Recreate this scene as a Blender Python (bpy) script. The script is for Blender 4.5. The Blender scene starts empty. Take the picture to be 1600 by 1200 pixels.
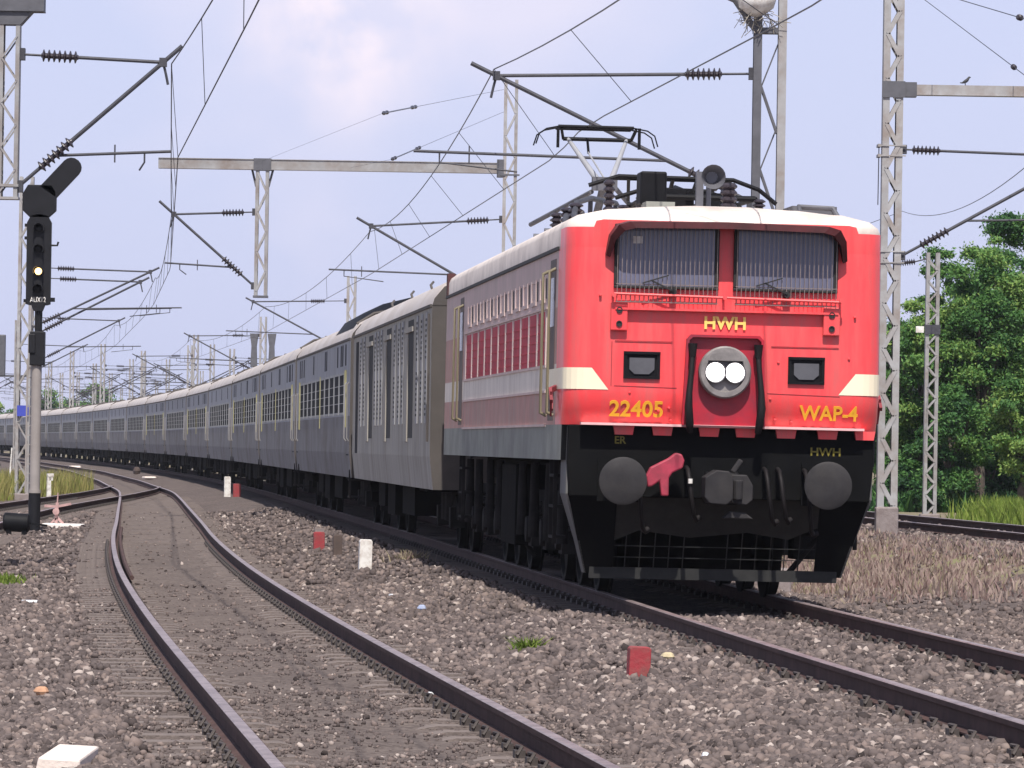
import bpy, bmesh, math, random
import numpy as np
from mathutils import Vector, Matrix, Euler

R = math.radians
random.seed(7)
rng = np.random.default_rng(11)
S = bpy.context.scene
C = S.collection

# ------------------------------------------------------------------ camera
FPX = 7900.0            # focal length in photo pixels (photo is 1600 wide)
CAMZ = 1.45
ROLL = R(0.9)
PITCH = math.atan(98.0 / FPX)
cam_d = bpy.data.cameras.new('camera')
cam_d.sensor_width = 36.0
cam_d.lens = 36.0 * FPX / 1600.0
cam_d.clip_start = 0.5
cam_d.clip_end = 6000.0
cam = bpy.data.objects.new('camera', cam_d)
C.objects.link(cam)
cam.matrix_world = (Matrix.Translation((0, 0, CAMZ)) @ Matrix.Rotation(R(90) + PITCH, 4, 'X')
                    @ Matrix.Rotation(ROLL, 4, 'Z'))
S.camera = cam

# ------------------------------------------------------------------ sky, sun, exposure
SUN_EL, SUN_AZ = R(58), R(2)       # azimuth measured from straight behind the camera, negative = photo left
sun_dir = Vector((math.sin(SUN_AZ) * math.cos(SUN_EL), -math.cos(SUN_AZ) * math.cos(SUN_EL), math.sin(SUN_EL)))
W = bpy.data.worlds.new('World')
S.world = W
W.use_nodes = True
nt = W.node_tree
nt.nodes.clear()
wo = nt.nodes.new('ShaderNodeOutputWorld')
bg = nt.nodes.new('ShaderNodeBackground')
sky = nt.nodes.new('ShaderNodeTexSky')
sky.sky_type = 'NISHITA'
sky.sun_disc = False
sky.sun_elevation = SUN_EL
sky.sun_rotation = math.pi - SUN_AZ
sky.air_density = 1.0
sky.dust_density = 2.0
sky.ozone_density = 2.0
tc = nt.nodes.new('ShaderNodeTexCoord')
# hazy lavender veil of a humid summer sky, with a few soft clouds in it
nz = nt.nodes.new('ShaderNodeTexNoise')
nz.inputs['Scale'].default_value = 9.0
nz.inputs['Detail'].default_value = 4.0
nz.inputs['Roughness'].default_value = 0.5
mp = nt.nodes.new('ShaderNodeMapping')
mp.inputs['Scale'].default_value = (1.0, 1.0, 1.7)
mp.inputs['Location'].default_value = (0.30, 0.0, 0.42)
nt.links.new(tc.outputs['Generated'], mp.inputs['Vector'])
nt.links.new(mp.outputs['Vector'], nz.inputs['Vector'])
ramp = nt.nodes.new('ShaderNodeValToRGB')
ramp.color_ramp.elements[0].position = 0.50
ramp.color_ramp.elements[1].position = 0.72
ramp.color_ramp.elements[0].color = (0, 0, 0, 1)
ramp.color_ramp.elements[1].color = (1, 1, 1, 1)
nt.links.new(nz.outputs['Fac'], ramp.inputs['Fac'])
veil = nt.nodes.new('ShaderNodeMix'); veil.data_type = 'RGBA'
sepz = nt.nodes.new('ShaderNodeSeparateXYZ'); nt.links.new(tc.outputs['Generated'], sepz.inputs['Vector'])
vf = nt.nodes.new('ShaderNodeMapRange'); vf.interpolation_type = 'SMOOTHSTEP'      # the haze is thick low down, thin overhead
vf.inputs['From Min'].default_value = 0.10; vf.inputs['From Max'].default_value = 0.45
vf.inputs['To Min'].default_value = 0.85; vf.inputs['To Max'].default_value = 0.06
nt.links.new(sepz.outputs['Z'], vf.inputs['Value']); nt.links.new(vf.outputs['Result'], veil.inputs['Factor'])
nt.links.new(sky.outputs['Color'], veil.inputs['A'])
veil.inputs['B'].default_value = (5.75, 6.1, 8.45, 1)
cl = nt.nodes.new('ShaderNodeMix'); cl.data_type = 'RGBA'
# one larger soft cloud high over the train, its edge broken up by the same noise
c0 = Vector(((530 - 800) / FPX, 1.0, (698 - 40) / FPX)).normalized()
nrm = nt.nodes.new('ShaderNodeVectorMath'); nrm.operation = 'NORMALIZE'
nt.links.new(tc.outputs['Generated'], nrm.inputs[0])
dst = nt.nodes.new('ShaderNodeVectorMath'); dst.operation = 'DISTANCE'
nt.links.new(nrm.outputs['Vector'], dst.inputs[0]); dst.inputs[1].default_value = c0
mr = nt.nodes.new('ShaderNodeMapRange'); mr.inputs['From Min'].default_value = 0.027; mr.inputs['From Max'].default_value = 0.002
mr.interpolation_type = 'SMOOTHSTEP'
nt.links.new(dst.outputs['Value'], mr.inputs['Value'])
nz2 = nt.nodes.new('ShaderNodeTexNoise'); nz2.inputs['Scale'].default_value = 55.0; nz2.inputs['Detail'].default_value = 5.0
nt.links.new(tc.outputs['Generated'], nz2.inputs['Vector'])
mm = nt.nodes.new('ShaderNodeMath'); mm.operation = 'MULTIPLY'
nt.links.new(mr.outputs['Result'], mm.inputs[0])
mr2 = nt.nodes.new('ShaderNodeMapRange'); mr2.inputs['From Min'].default_value = 0.3; mr2.inputs['From Max'].default_value = 0.62
nt.links.new(nz2.outputs['Fac'], mr2.inputs['Value']); nt.links.new(mr2.outputs['Result'], mm.inputs[1])
ad = nt.nodes.new('ShaderNodeMath'); ad.operation = 'MULTIPLY_ADD'; ad.use_clamp = True; ad.inputs[1].default_value = 0.35
nt.links.new(ramp.outputs['Color'], ad.inputs[0]); nt.links.new(mm.outputs['Value'], ad.inputs[2])
nt.links.new(ad.outputs['Value'], cl.inputs['Factor'])
nt.links.new(veil.outputs['Result'], cl.inputs['A'])
cl.inputs['B'].default_value = (9.3, 8.1, 8.6, 1)
nt.links.new(cl.outputs['Result'], bg.inputs['Color'])
bg.inputs['Strength'].default_value = 0.10
nt.links.new(bg.outputs['Background'], wo.inputs['Surface'])

sl = bpy.data.lights.new('sun', 'SUN')
sl.energy = 4.7
sl.angle = R(0.53)
sl.color = (1.0, 0.95, 0.87)
so = bpy.data.objects.new('sun', sl)
C.objects.link(so)
so.rotation_euler = (-sun_dir).to_track_quat('-Z', 'Y').to_euler()

S.view_settings.view_transform = 'Standard'
S.view_settings.look = 'None'
S.view_settings.exposure = 0.26
S.view_settings.gamma = 1.0
S.render.engine = 'CYCLES'
S.cycles.max_bounces = 6
S.cycles.transparent_max_bounces = 8

# ------------------------------------------------------------------ helpers
def P(px, py, D):
    """world point that the photo shows at pixel (px, py) when it stands D metres away"""
    u, v = px - 800.0, py - 600.0
    u0 = u * math.cos(ROLL) + v * math.sin(ROLL)
    v0 = -u * math.sin(ROLL) + v * math.cos(ROLL)
    yy = FPX * math.cos(PITCH) + v0 * math.sin(PITCH)
    zz = -v0 * math.cos(PITCH) + FPX * math.sin(PITCH)
    return Vector((u0 * D / yy, D, CAMZ + zz * D / yy))

def tag(o, label=None, cat=None, group=None, kind=None):
    if label: o['label'] = label
    if cat: o['category'] = cat
    if group: o['group'] = group
    if kind: o['kind'] = kind
    return o

def empty(name, loc=(0, 0, 0), rz=0.0, label=None, cat=None, group=None):
    o = bpy.data.objects.new(name, None)
    o.empty_display_size = 0.3
    C.objects.link(o)
    o.location = loc
    o.rotation_euler = (0, 0, rz)
    return tag(o, label, cat, group)

def link_mesh(name, me, parent=None):
    o = bpy.data.objects.new(name, me)
    C.objects.link(o)
    if parent is not None: o.parent = parent
    return o

def copy_tree(o, parent=None):
    c = o.copy()
    C.objects.link(c)
    if parent is not None: c.parent = parent
    for ch in list(o.children):
        copy_tree(ch, c)
    return c

class MB:
    def __init__(s):
        s.v, s.f, s.m = [], [], []
    def add(s, vs, fs, mi=0):
        b = len(s.v)
        s.v += [tuple(p) for p in vs]
        for i, f in enumerate(fs):
            s.f.append(tuple(b + k for k in f))
            s.m.append(mi if isinstance(mi, int) else mi[i])
        return s
    def box(s, c, d, mi=0, M=None):
        x, y, z = d[0] / 2, d[1] / 2, d[2] / 2
        vs = [Vector((sx * x, sy * y, sz * z)) for sz in (-1, 1) for sy in (-1, 1) for sx in (-1, 1)]
        if M is not None: vs = [M @ q for q in vs]
        c = Vector(c)
        fs = [(0, 2, 3, 1), (4, 5, 7, 6), (0, 1, 5, 4), (2, 6, 7, 3), (0, 4, 6, 2), (1, 3, 7, 5)]
        return s.add([q + c for q in vs], fs, mi)
    def box2(s, a, b, mi=0):
        return s.box([(a[i] + b[i]) / 2 for i in range(3)], [abs(b[i] - a[i]) for i in range(3)], mi)
    def bar(s, p0, p1, w, h, mi=0, up=(0, 0, 1)):
        p0, p1 = Vector(p0), Vector(p1)
        d = (p1 - p0)
        L = d.length
        if L < 1e-6: return s
        d.normalize()
        up = Vector(up)
        if abs(d.dot(up)) > 0.98: up = Vector((0, 1, 0)) if abs(d.y) < 0.9 else Vector((1, 0, 0))
        x = d.cross(up).normalized()
        z = x.cross(d).normalized()
        vs = [p + x * a * w / 2 + z * b * h / 2 for p in (p0, p1) for a, b in ((-1, -1), (1, -1), (1, 1), (-1, 1))]
        fs = [(3, 2, 1, 0), (4, 5, 6, 7), (0, 1, 5, 4), (1, 2, 6, 5), (2, 3, 7, 6), (3, 0, 4, 7)]
        return s.add(vs, fs, mi)
    def tube(s, pts, r, n=8, mi=0, cap=True):
        pts = [Vector(p) for p in pts]
        rs = r if isinstance(r, (list, tuple)) else [r] * len(pts)
        rings = []
        prev = None
        for i, p in enumerate(pts):
            if i == 0: d = pts[1] - pts[0]
            elif i == len(pts) - 1: d = pts[-1] - pts[-2]
            else: d = (pts[i + 1] - pts[i]).normalized() + (pts[i] - pts[i - 1]).normalized()
            d.normalize()
            if prev is None:
                up = Vector((0, 0, 1)) if abs(d.z) < 0.9 else Vector((1, 0, 0))
                x = d.cross(up).normalized()
            else:
                x = (prev - d * prev.dot(d)).normalized()
            prev = x
            y = d.cross(x).normalized()
            rings.append([p + (x * math.cos(2 * math.pi * k / n) + y * math.sin(2 * math.pi * k / n)) * rs[i] for k in range(n)])
        return s.loft(rings, True, cap, mi)
    def cyl(s, p0, p1, r0, r1=None, n=14, mi=0, cap=True):
        return s.tube([p0, p1], [r0, r0 if r1 is None else r1], n, mi, cap)
    def loft(s, rings, closed=True, cap=True, mi=0, mfun=None):
        n = len(rings[0])
        vs = [p for r in rings for p in r]
        fs, ms = [], []
        for i in range(len(rings) - 1):
            for k in range(n if closed else n - 1):
                a, b = i * n + k, i * n + (k + 1) % n
                fs.append((a, b, b + n, a + n))
                ms.append(mfun(i, k) if mfun else mi)
        if cap:
            fs.append(tuple(range(n - 1, -1, -1))); ms.append(mi)
            fs.append(tuple((len(rings) - 1) * n + k for k in range(n))); ms.append(mi)
        return s.add(vs, fs, ms)
    def prism(s, poly, axis, a, b, mi=0):
        """poly in the plane normal to axis; axis 'y' -> poly is (x,z); 'x' -> (y,z); 'z' -> (x,y)"""
        def mk(q, t):
            return {'y': (q[0], t, q[1]), 'x': (t, q[0], q[1]), 'z': (q[0], q[1], t)}[axis]
        return s.loft([[mk(q, a) for q in poly], [mk(q, b) for q in poly]], True, True, mi)
    def mesh(s, name, mats, smooth=None):
        me = bpy.data.meshes.new(name)
        me.from_pydata(s.v, [], s.f)
        for m in (mats if isinstance(mats, (list, tuple)) else [mats]): me.materials.append(m)
        me.polygons.foreach_set('material_index', s.m)
        bm = bmesh.new(); bm.from_mesh(me)
        bmesh.ops.recalc_face_normals(bm, faces=bm.faces)
        bm.to_mesh(me); bm.free()
        if smooth:
            me.shade_smooth()
            me.set_sharp_from_angle(angle=R(smooth))
        return me
    def build(s, name, mats, parent=None, smooth=None, bevel=0.0, loc=None):
        o = link_mesh(name, s.mesh(name, mats, smooth), parent)
        if loc is not None: o.location = loc
        if bevel:
            b = o.modifiers.new('bevel', 'BEVEL')
            b.width = bevel; b.segments = 2; b.limit_method = 'ANGLE'; b.angle_limit = R(40)
        return o

def disc_pts(c, r, n, axis='y'):
    out = []
    for k in range(n):
        a = 2 * math.pi * k / n
        if axis == 'y': out.append((c[0] + r * math.cos(a), c[1], c[2] + r * math.sin(a)))
        elif axis == 'x': out.append((c[0], c[1] + r * math.cos(a), c[2] + r * math.sin(a)))
        else: out.append((c[0] + r * math.cos(a), c[1] + r * math.sin(a), c[2]))
    return out

def lathe(mb, c, prof, n=20, axis='y', mi=0):
    """prof: list of (offset along axis, radius)"""
    rings = []
    for t, r in prof:
        q = list(c)
        q['xyz'.index(axis)] += t
        rings.append(disc_pts(q, max(r, 1e-4), n, axis))
    mb.loft(rings, True, True, mi)

def text(s, size, m, parent, loc, name='lettering', bold=0.01, extrude=0.004, sx=1.0, rot=(R(90), 0, 0)):
    cu = bpy.data.curves.new(name, 'FONT')
    cu.body = s
    cu.size = size
    cu.align_x = 'CENTER'; cu.align_y = 'CENTER'
    cu.extrude = extrude
    cu.offset = bold * size
    o = bpy.data.objects.new(name + '_curve', cu)
    C.objects.link(o)
    bpy.context.view_layer.update()
    dg = bpy.context.evaluated_depsgraph_get()
    me = bpy.data.meshes.new_from_object(o.evaluated_get(dg))
    bpy.data.objects.remove(o); bpy.data.curves.remove(cu)
    me.materials.clear(); me.materials.append(m)
    t = link_mesh(name, me, parent)
    t.location = loc; t.rotation_euler = rot; t.scale = (sx, 1, 1)
    return t

# ------------------------------------------------------------------ materials
def MAT(name, col, rough=0.6, var=0.12, scale=3.0, metal=0.0, spec=0.5, dirt=None, dirt_amt=0.0, dirt_scale=1.2,
        bump=0.0, bscale=40.0, streak=False, coat=0.0, objrand=0.0):
    m = bpy.data.materials.new(name)
    m.use_nodes = True
    n = m.node_tree
    b = n.nodes['Principled BSDF']
    b.inputs['Roughness'].default_value = rough
    b.inputs['Metallic'].default_value = metal
    b.inputs['Specular IOR Level'].default_value = spec
    if coat: b.inputs['Coat Weight'].default_value = coat; b.inputs['Coat Roughness'].default_value = 0.12
    t = n.nodes.new('ShaderNodeTexCoord')
    z = n.nodes.new('ShaderNodeTexNoise')
    z.inputs['Scale'].default_value = scale; z.inputs['Detail'].default_value = 6
    z.inputs['Roughness'].default_value = 0.6
    n.links.new(t.outputs['Object'], z.inputs['Vector'])
    r = n.nodes.new('ShaderNodeValToRGB')
    r.color_ramp.elements[0].position = 0.3; r.color_ramp.elements[1].position = 0.7
    lo = [max(0, c * (1 - var)) for c in col]; hi = [min(1, c * (1 + var)) for c in col]
    r.color_ramp.elements[0].color = (*lo, 1); r.color_ramp.elements[1].color = (*hi, 1)
    n.links.new(z.outputs['Fac'], r.inputs['Fac'])
    out = r.outputs['Color']
    if dirt is not None:
        z2 = n.nodes.new('ShaderNodeTexNoise')
        z2.inputs['Scale'].default_value = dirt_scale; z2.inputs['Detail'].default_value = 8
        z2.inputs['Roughness'].default_value = 0.65
        if streak:
            mpp = n.nodes.new('ShaderNodeMapping'); mpp.inputs['Scale'].default_value = (3.5, 3.5, 0.35)
            n.links.new(t.outputs['Object'], mpp.inputs['Vector']); n.links.new(mpp.outputs['Vector'], z2.inputs['Vector'])
        else:
            n.links.new(t.outputs['Object'], z2.inputs['Vector'])
        r2 = n.nodes.new('ShaderNodeValToRGB')
        r2.color_ramp.elements[0].position = 0.42; r2.color_ramp.elements[1].position = 0.68
        r2.color_ramp.elements[0].color = (0, 0, 0, 1); r2.color_ramp.elements[1].color = (dirt_amt,) * 3 + (1,)
        n.links.new(z2.outputs['Fac'], r2.inputs['Fac'])
        mx = n.nodes.new('ShaderNodeMix'); mx.data_type = 'RGBA'
        n.links.new(r2.outputs['Color'], mx.inputs['Factor'])
        n.links.new(out, mx.inputs['A']); mx.inputs['B'].default_value = (*dirt, 1)
        out = mx.outputs['Result']
    if objrand:       # every coach or mast has faded a little differently
        oi = n.nodes.new('ShaderNodeObjectInfo')
        mr_ = n.nodes.new('ShaderNodeMapRange'); mr_.inputs['To Min'].default_value = 1 - objrand; mr_.inputs['To Max'].default_value = 1 + objrand
        n.links.new(oi.outputs['Random'], mr_.inputs['Value'])
        vm = n.nodes.new('ShaderNodeVectorMath'); vm.operation = 'SCALE'
        n.links.new(out, vm.inputs[0]); n.links.new(mr_.outputs['Result'], vm.inputs['Scale'])
        out = vm.outputs['Vector']
    n.links.new(out, b.inputs['Base Color'])
    if bump:
        z3 = n.nodes.new('ShaderNodeTexNoise'); z3.inputs['Scale'].default_value = bscale; z3.inputs['Detail'].default_value = 5
        n.links.new(t.outputs['Object'], z3.inputs['Vector'])
        bp = n.nodes.new('ShaderNodeBump'); bp.inputs['Strength'].default_value = bump; bp.inputs['Distance'].default_value = 0.05
        n.links.new(z3.outputs['Fac'], bp.inputs['Height']); n.links.new(bp.outputs['Normal'], b.inputs['Normal'])
    return m

def TONE(name, cols, rough=0.9, spec=0.2, trans=0.0):
    """colour picked per stone / leaf / blade by the mesh attribute 'tone'"""
    m = bpy.data.materials.new(name); m.use_nodes = True
    n = m.node_tree; b = n.nodes['Principled BSDF']
    b.inputs['Roughness'].default_value = rough; b.inputs['Specular IOR Level'].default_value = spec
    a = n.nodes.new('ShaderNodeAttribute'); a.attribute_name = 'tone'
    r = n.nodes.new('ShaderNodeValToRGB')
    els = r.color_ramp.elements
    while len(els) < len(cols): els.new(0.5)
    for i, c in enumerate(cols):
        els[i].position = i / (len(cols) - 1); els[i].color = (*c, 1)
    n.links.new(a.outputs['Fac'], r.inputs['Fac']); n.links.new(r.outputs['Color'], b.inputs['Base Color'])
    if trans:
        tr = n.nodes.new('ShaderNodeBsdfTranslucent'); n.links.new(r.outputs['Color'], tr.inputs['Color'])
        ms = n.nodes.new('ShaderNodeMixShader'); ms.inputs['Fac'].default_value = trans
        o = n.nodes['Material Output']
        n.links.new(b.outputs['BSDF'], ms.inputs[1]); n.links.new(tr.outputs['BSDF'], ms.inputs[2])
        n.links.new(ms.outputs['Shader'], o.inputs['Surface'])
    return m

def EMIT(name, col, strength):
    m = bpy.data.materials.new(name); m.use_nodes = True
    b = m.node_tree.nodes['Principled BSDF']
    b.inputs['Base Color'].default_value = (*col, 1)
    b.inputs['Emission Color'].default_value = (*col, 1)
    b.inputs['Emission Strength'].default_value = strength
    return m

m_red = MAT('red_paint', (0.86, 0.062, 0.070), 0.42, 0.08, 2.2, dirt=(0.50, 0.135, 0.125), dirt_amt=0.55, dirt_scale=2.2, streak=True, coat=0.15, bump=0.10, bscale=2.2)
m_redside = MAT('faded_red_paint', (0.52, 0.28, 0.245), 0.65, 0.15, 2.5, spec=0.25, dirt=(0.44, 0.33, 0.28), dirt_amt=0.8, streak=True)
m_redpanel = MAT('filter_panel_red', (0.56, 0.065, 0.095), 0.7, 0.15, 3.0, spec=0.15, dirt=(0.36, 0.13, 0.14), dirt_amt=0.5, streak=True)
m_mauve = MAT('dusty_mauve_paint', (0.64, 0.49, 0.47), 0.7, 0.10, 2.0, spec=0.25, dirt=(0.52, 0.43, 0.39), dirt_amt=0.7, streak=True)
m_creamside = MAT('dusty_cream_paint', (0.80, 0.72, 0.64), 0.6, 0.10, 2.0, dirt=(0.54, 0.46, 0.40), dirt_amt=0.7, streak=True)
m_solegrey = MAT('sole_bar_grey', (0.285, 0.295, 0.265), 0.7, 0.12, 2.0, spec=0.2, dirt=(0.16, 0.155, 0.15), dirt_amt=0.7)
m_cream = MAT('cream_paint', (0.88, 0.78, 0.58), 0.45, 0.05, 2.0)
m_roofcream = MAT('cream_roof_paint', (0.74, 0.65, 0.59), 0.55, 0.08, 2.0, dirt=(0.40, 0.33, 0.29), dirt_amt=0.75, dirt_scale=1.5)
m_black = MAT('black_paint', (0.003, 0.0032, 0.004), 0.75, 0.3, 4.0, dirt=(0.008, 0.0075, 0.007), dirt_amt=0.6, spec=0.12)
m_blackmetal = MAT('sooty_metal', (0.007, 0.007, 0.009), 0.6, 0.3, 6.0, spec=0.15)
m_buffer = MAT('greased_steel', (0.030, 0.0285, 0.031), 0.6, 0.3, 5.0, metal=0.0, spec=0.15, dirt=(0.055, 0.05, 0.048), dirt_amt=0.5, dirt_scale=4)
m_under = MAT('underframe_grime', (0.006, 0.0055, 0.0055), 0.9, 0.4, 5.0, spec=0.05, dirt=(0.013, 0.011, 0.010), dirt_amt=0.5)
m_undergrey = MAT('dusty_bogie_metal', (0.024, 0.022, 0.022), 0.85, 0.3, 6.0, spec=0.08)
m_wheel = MAT('wheel_steel', (0.012, 0.011, 0.010), 0.7, 0.2, 5.0, metal=0.0, spec=0.1)
m_glass = MAT('cab_glass', (0.125, 0.13, 0.195), 0.15, 0.15, 1.0, spec=0.7)
m_rubber = MAT('black_rubber', (0.015, 0.015, 0.016), 0.7, 0.2)
m_grille = MAT('grille_wire', (0.23, 0.185, 0.175), 0.55, 0.2, 20.0, metal=0.3)
m_chrome = MAT('lamp_ring_metal', (0.24, 0.22, 0.215), 0.55, 0.3, 9.0, metal=0.3)
m_lampglass = EMIT('headlamp_light', (1.0, 0.93, 0.90), 2.6)
m_sigglow = EMIT('signal_yellow_light', (1.0, 0.62, 0.22), 4.0)
m_sigrim = EMIT('signal_amber_glow', (0.5, 0.13, 0.02), 0.25)
m_yellow = MAT('yellow_lettering', (0.85, 0.42, 0.03), 0.5, 0.05)
m_yelpale = MAT('pale_yellow_lettering', (0.90, 0.62, 0.16), 0.5, 0.05)
m_yeldim = MAT('grimy_yellow_lettering', (0.16, 0.13, 0.01), 0.6, 0.3, 12.0)
m_white = MAT('white_paint', (0.78, 0.76, 0.73), 0.55, 0.05, 6.0, dirt=(0.40, 0.33, 0.28), dirt_amt=0.8, dirt_scale=9)
m_hose = MAT('rubber_hose', (0.012, 0.010, 0.011), 0.6, 0.2, 8, spec=0.2)
m_redhook = MAT('red_coupling_paint', (0.40, 0.035, 0.070), 0.6, 0.2, 7, dirt=(0.16, 0.03, 0.04), dirt_amt=0.7, dirt_scale=6)
m_coach = MAT('grey_coach_paint', (0.375, 0.39, 0.435), 0.6, 0.07, 1.2, spec=0.25, dirt=(0.27, 0.26, 0.255), dirt_amt=0.7, dirt_scale=0.8, streak=True, objrand=.14)
m_van = MAT('brownish_grey_van_paint', (0.40, 0.38, 0.345), 0.7, 0.08, 1.2, spec=0.12, dirt=(0.26, 0.23, 0.19), dirt_amt=0.8, dirt_scale=0.9, streak=True)
m_coach_lo = MAT('grey_coach_dust', (0.27, 0.262, 0.265), 0.75, 0.10, 1.5, spec=0.15, dirt=(0.17, 0.15, 0.138), dirt_amt=0.8, dirt_scale=0.9, objrand=.12)
m_coach_roof = MAT('coach_roof_paint', (0.50, 0.455, 0.44), 0.6, 0.08, 0.8, dirt=(0.38, 0.32, 0.275), dirt_amt=0.7, dirt_scale=0.5)
m_coach_end = MAT('coach_end_brown', (0.075, 0.065, 0.060), 0.8, 0.2, 2.0)
m_cwin = MAT('tinted_window', (0.030, 0.031, 0.036), 0.75, 0.25, 2.0, spec=0.05)
m_cframe = MAT('window_frame_metal', (0.30, 0.30, 0.295), 0.5, 0.1, 4)
m_cdoor = MAT('coach_door_shade', (0.040, 0.040, 0.045), 0.8, 0.2, 3, spec=0.05)
m_ystripe = MAT('yellow_stripe', (0.42, 0.385, 0.17), 0.6, 0.15, 4)
m_galv = MAT('galvanised_steel', (0.34, 0.335, 0.34), 0.6, 0.12, 5.0, metal=0.15, dirt=(0.21, 0.155, 0.125), dirt_amt=0.7, dirt_scale=2.2, objrand=.12)
m_galvdark = MAT('weathered_shaded_steel', (0.105, 0.105, 0.120), 0.6, 0.2, 5.0, metal=0.2)
m_tube = MAT('cantilever_tube', (0.060, 0.060, 0.072), 0.6, 0.2, 6, metal=0.1, spec=0.3)
m_ins = MAT('brown_porcelain', (0.035, 0.028, 0.035), 0.3, 0.2, 6)
m_wire = MAT('copper_wire', (0.05, 0.05, 0.06), 0.5, 0.1, 6, metal=0.3)
m_conc = MAT('concrete', (0.26, 0.22, 0.215), 0.85, 0.15, 4, dirt=(0.15, 0.115, 0.11), dirt_amt=0.8, dirt_scale=5, bump=0.2)
m_rust = MAT('rusty_rail', (0.082, 0.050, 0.046), 0.8, 0.25, 6.0, spec=0.15, dirt=(0.045, 0.030, 0.029), dirt_amt=0.6)
m_railtop = MAT('worn_rail_head', (0.34, 0.27, 0.265), 0.42, 0.2, 8.0, metal=0.35, dirt=(0.12, 0.085, 0.08), dirt_amt=0.7, dirt_scale=5)
m_sleeper = MAT('dusty_concrete_sleeper', (0.178, 0.146, 0.134), 0.9, 0.15, 6.0, spec=0.2, dirt=(0.15, 0.125, 0.12), dirt_amt=0.8, dirt_scale=4, bump=0.3)
m_clip = MAT('rail_clip', (0.06, 0.048, 0.045), 0.7, 0.3, 10)
m_poster = MAT('red_post_paint', (0.33, 0.035, 0.045), 0.75, 0.15, 6, dirt=(0.16, 0.07, 0.06), dirt_amt=0.85, dirt_scale=9, bump=.15)
m_postbrown = MAT('brown_post_paint', (0.085, 0.06, 0.052), 0.8, 0.2, 8)
m_sigblack = MAT('signal_black', (0.011, 0.011, 0.014), 0.55, 0.2, 5, spec=0.25)
m_polegrey = MAT('grey_pole_paint', (0.30, 0.27, 0.26), 0.6, 0.1, 4, dirt=(0.22, 0.19, 0.17), dirt_amt=0.5)
m_blue = MAT('blue_sign_paint', (0.05, 0.07, 0.42), 0.5, 0.1)
m_bark = MAT('bark', (0.09, 0.07, 0.055), 0.9, 0.3, 8, bump=0.4)
m_stone = TONE('ballast_stone', [(0.032, 0.025, 0.024), (0.084, 0.067, 0.064), (0.126, 0.101, 0.096), (0.198, 0.153, 0.138), (0.40, 0.34, 0.31)], 0.9, 0.2)
m_drygrass = TONE('dry_grass', [(0.20, 0.13, 0.12), (0.30, 0.215, 0.20), (0.38, 0.295, 0.26), (0.31, 0.275, 0.17)], 0.9, 0.1, 0.25)
m_greengrass = TONE('green_grass', [(0.07, 0.12, 0.02), (0.15, 0.22, 0.04), (0.24, 0.29, 0.07)], 0.9, 0.1, 0.3)
m_leaf = TONE('leaf', [(0.016, 0.055, 0.022), (0.052, 0.145, 0.038), (0.112, 0.235, 0.054), (0.26, 0.36, 0.09)], 0.6, 0.3, 0.3)
m_twig = MAT('dry_twigs', (0.30, 0.27, 0.23), 0.9, 0.3, 10)

# ------------------------------------------------------------------ the lines of the tracks
_D = np.arange(-40.0, 1500.0, 0.5)
_s = np.interp(_D, [-40, 25, 40, 48, 66, 90, 130, 170, 240, 320, 400, 600, 1500],
               [.085, .085, .078, .0752, .0785, .083, .0835, .09, .11, .125, .14, .17, .2])
_x = -np.concatenate([[0], np.cumsum((_s[1:] + _s[:-1]) * 0.25)])
_x += 2.0 - np.interp(48.3, _D, _x)
def xm(D): return np.interp(D, _D, _x)
def slope_m(D): return np.interp(D, _D, _s)
_sd = np.array([-40, 10, 18, 24.8, 30.8, 42, 54.4, 63, 73.4, 85, 97, 117, 138, 160, 180])
_sx = np.array([6.2, 1.25, .43, -.28, -.89, -2.05, -3.24, -4.03, -4.9, -5.83, -6.70, -8.22, -9.80, -11.5, 0])
_sx[-1] = float(xm(180)) - 4.5
_e = np.array([200, 260, 400, 700, 1500.])
_sd = np.concatenate([_sd, _e]); _sx = np.concatenate([_sx, xm(_e) - 4.5])
_fine = np.arange(-40, 1500, 1.0)
_fx = np.interp(_fine, _sd, _sx)
for _ in range(60):
    _fx[1:-1] = 0.25 * _fx[:-2] + 0.5 * _fx[1:-1] + 0.25 * _fx[2:]
def xs(D): return np.interp(D, _fine, _fx)
def xr(D): return xm(D) + 10.15
ZM, ZS, ZR = 0.0, -0.13, 0.15

_gd = np.array([-60, -14, -12.2, -10.9, -6.7, -5.6, -3.2, -2.5, -1.95, 1.75, 2.2, 3.4, 6.2, 7.6, 8.6, 11.8, 13.5, 60])
_gz = np.array([-.9, -.75, -.6, -.36, -.34, -.315, -.315, -.29, -.19, -.19, -.25, -.62, -.50, -.02, -.03, -.03, -.25, -.3])
def ground_z(X, D):
    X = np.asarray(X, float); D = np.asarray(D, float)
    d = X - xm(D)
    z = np.interp(d, _gd, _gz)
    z = z + 0.018 * np.sin(X * 3.1 + D * 0.9) * np.cos(D * 1.7 - X * 1.3) + 0.012 * np.sin(X * 7.3 - D * 2.9)
    return z
def gz(X, D): return float(ground_z(X, D))
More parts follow.
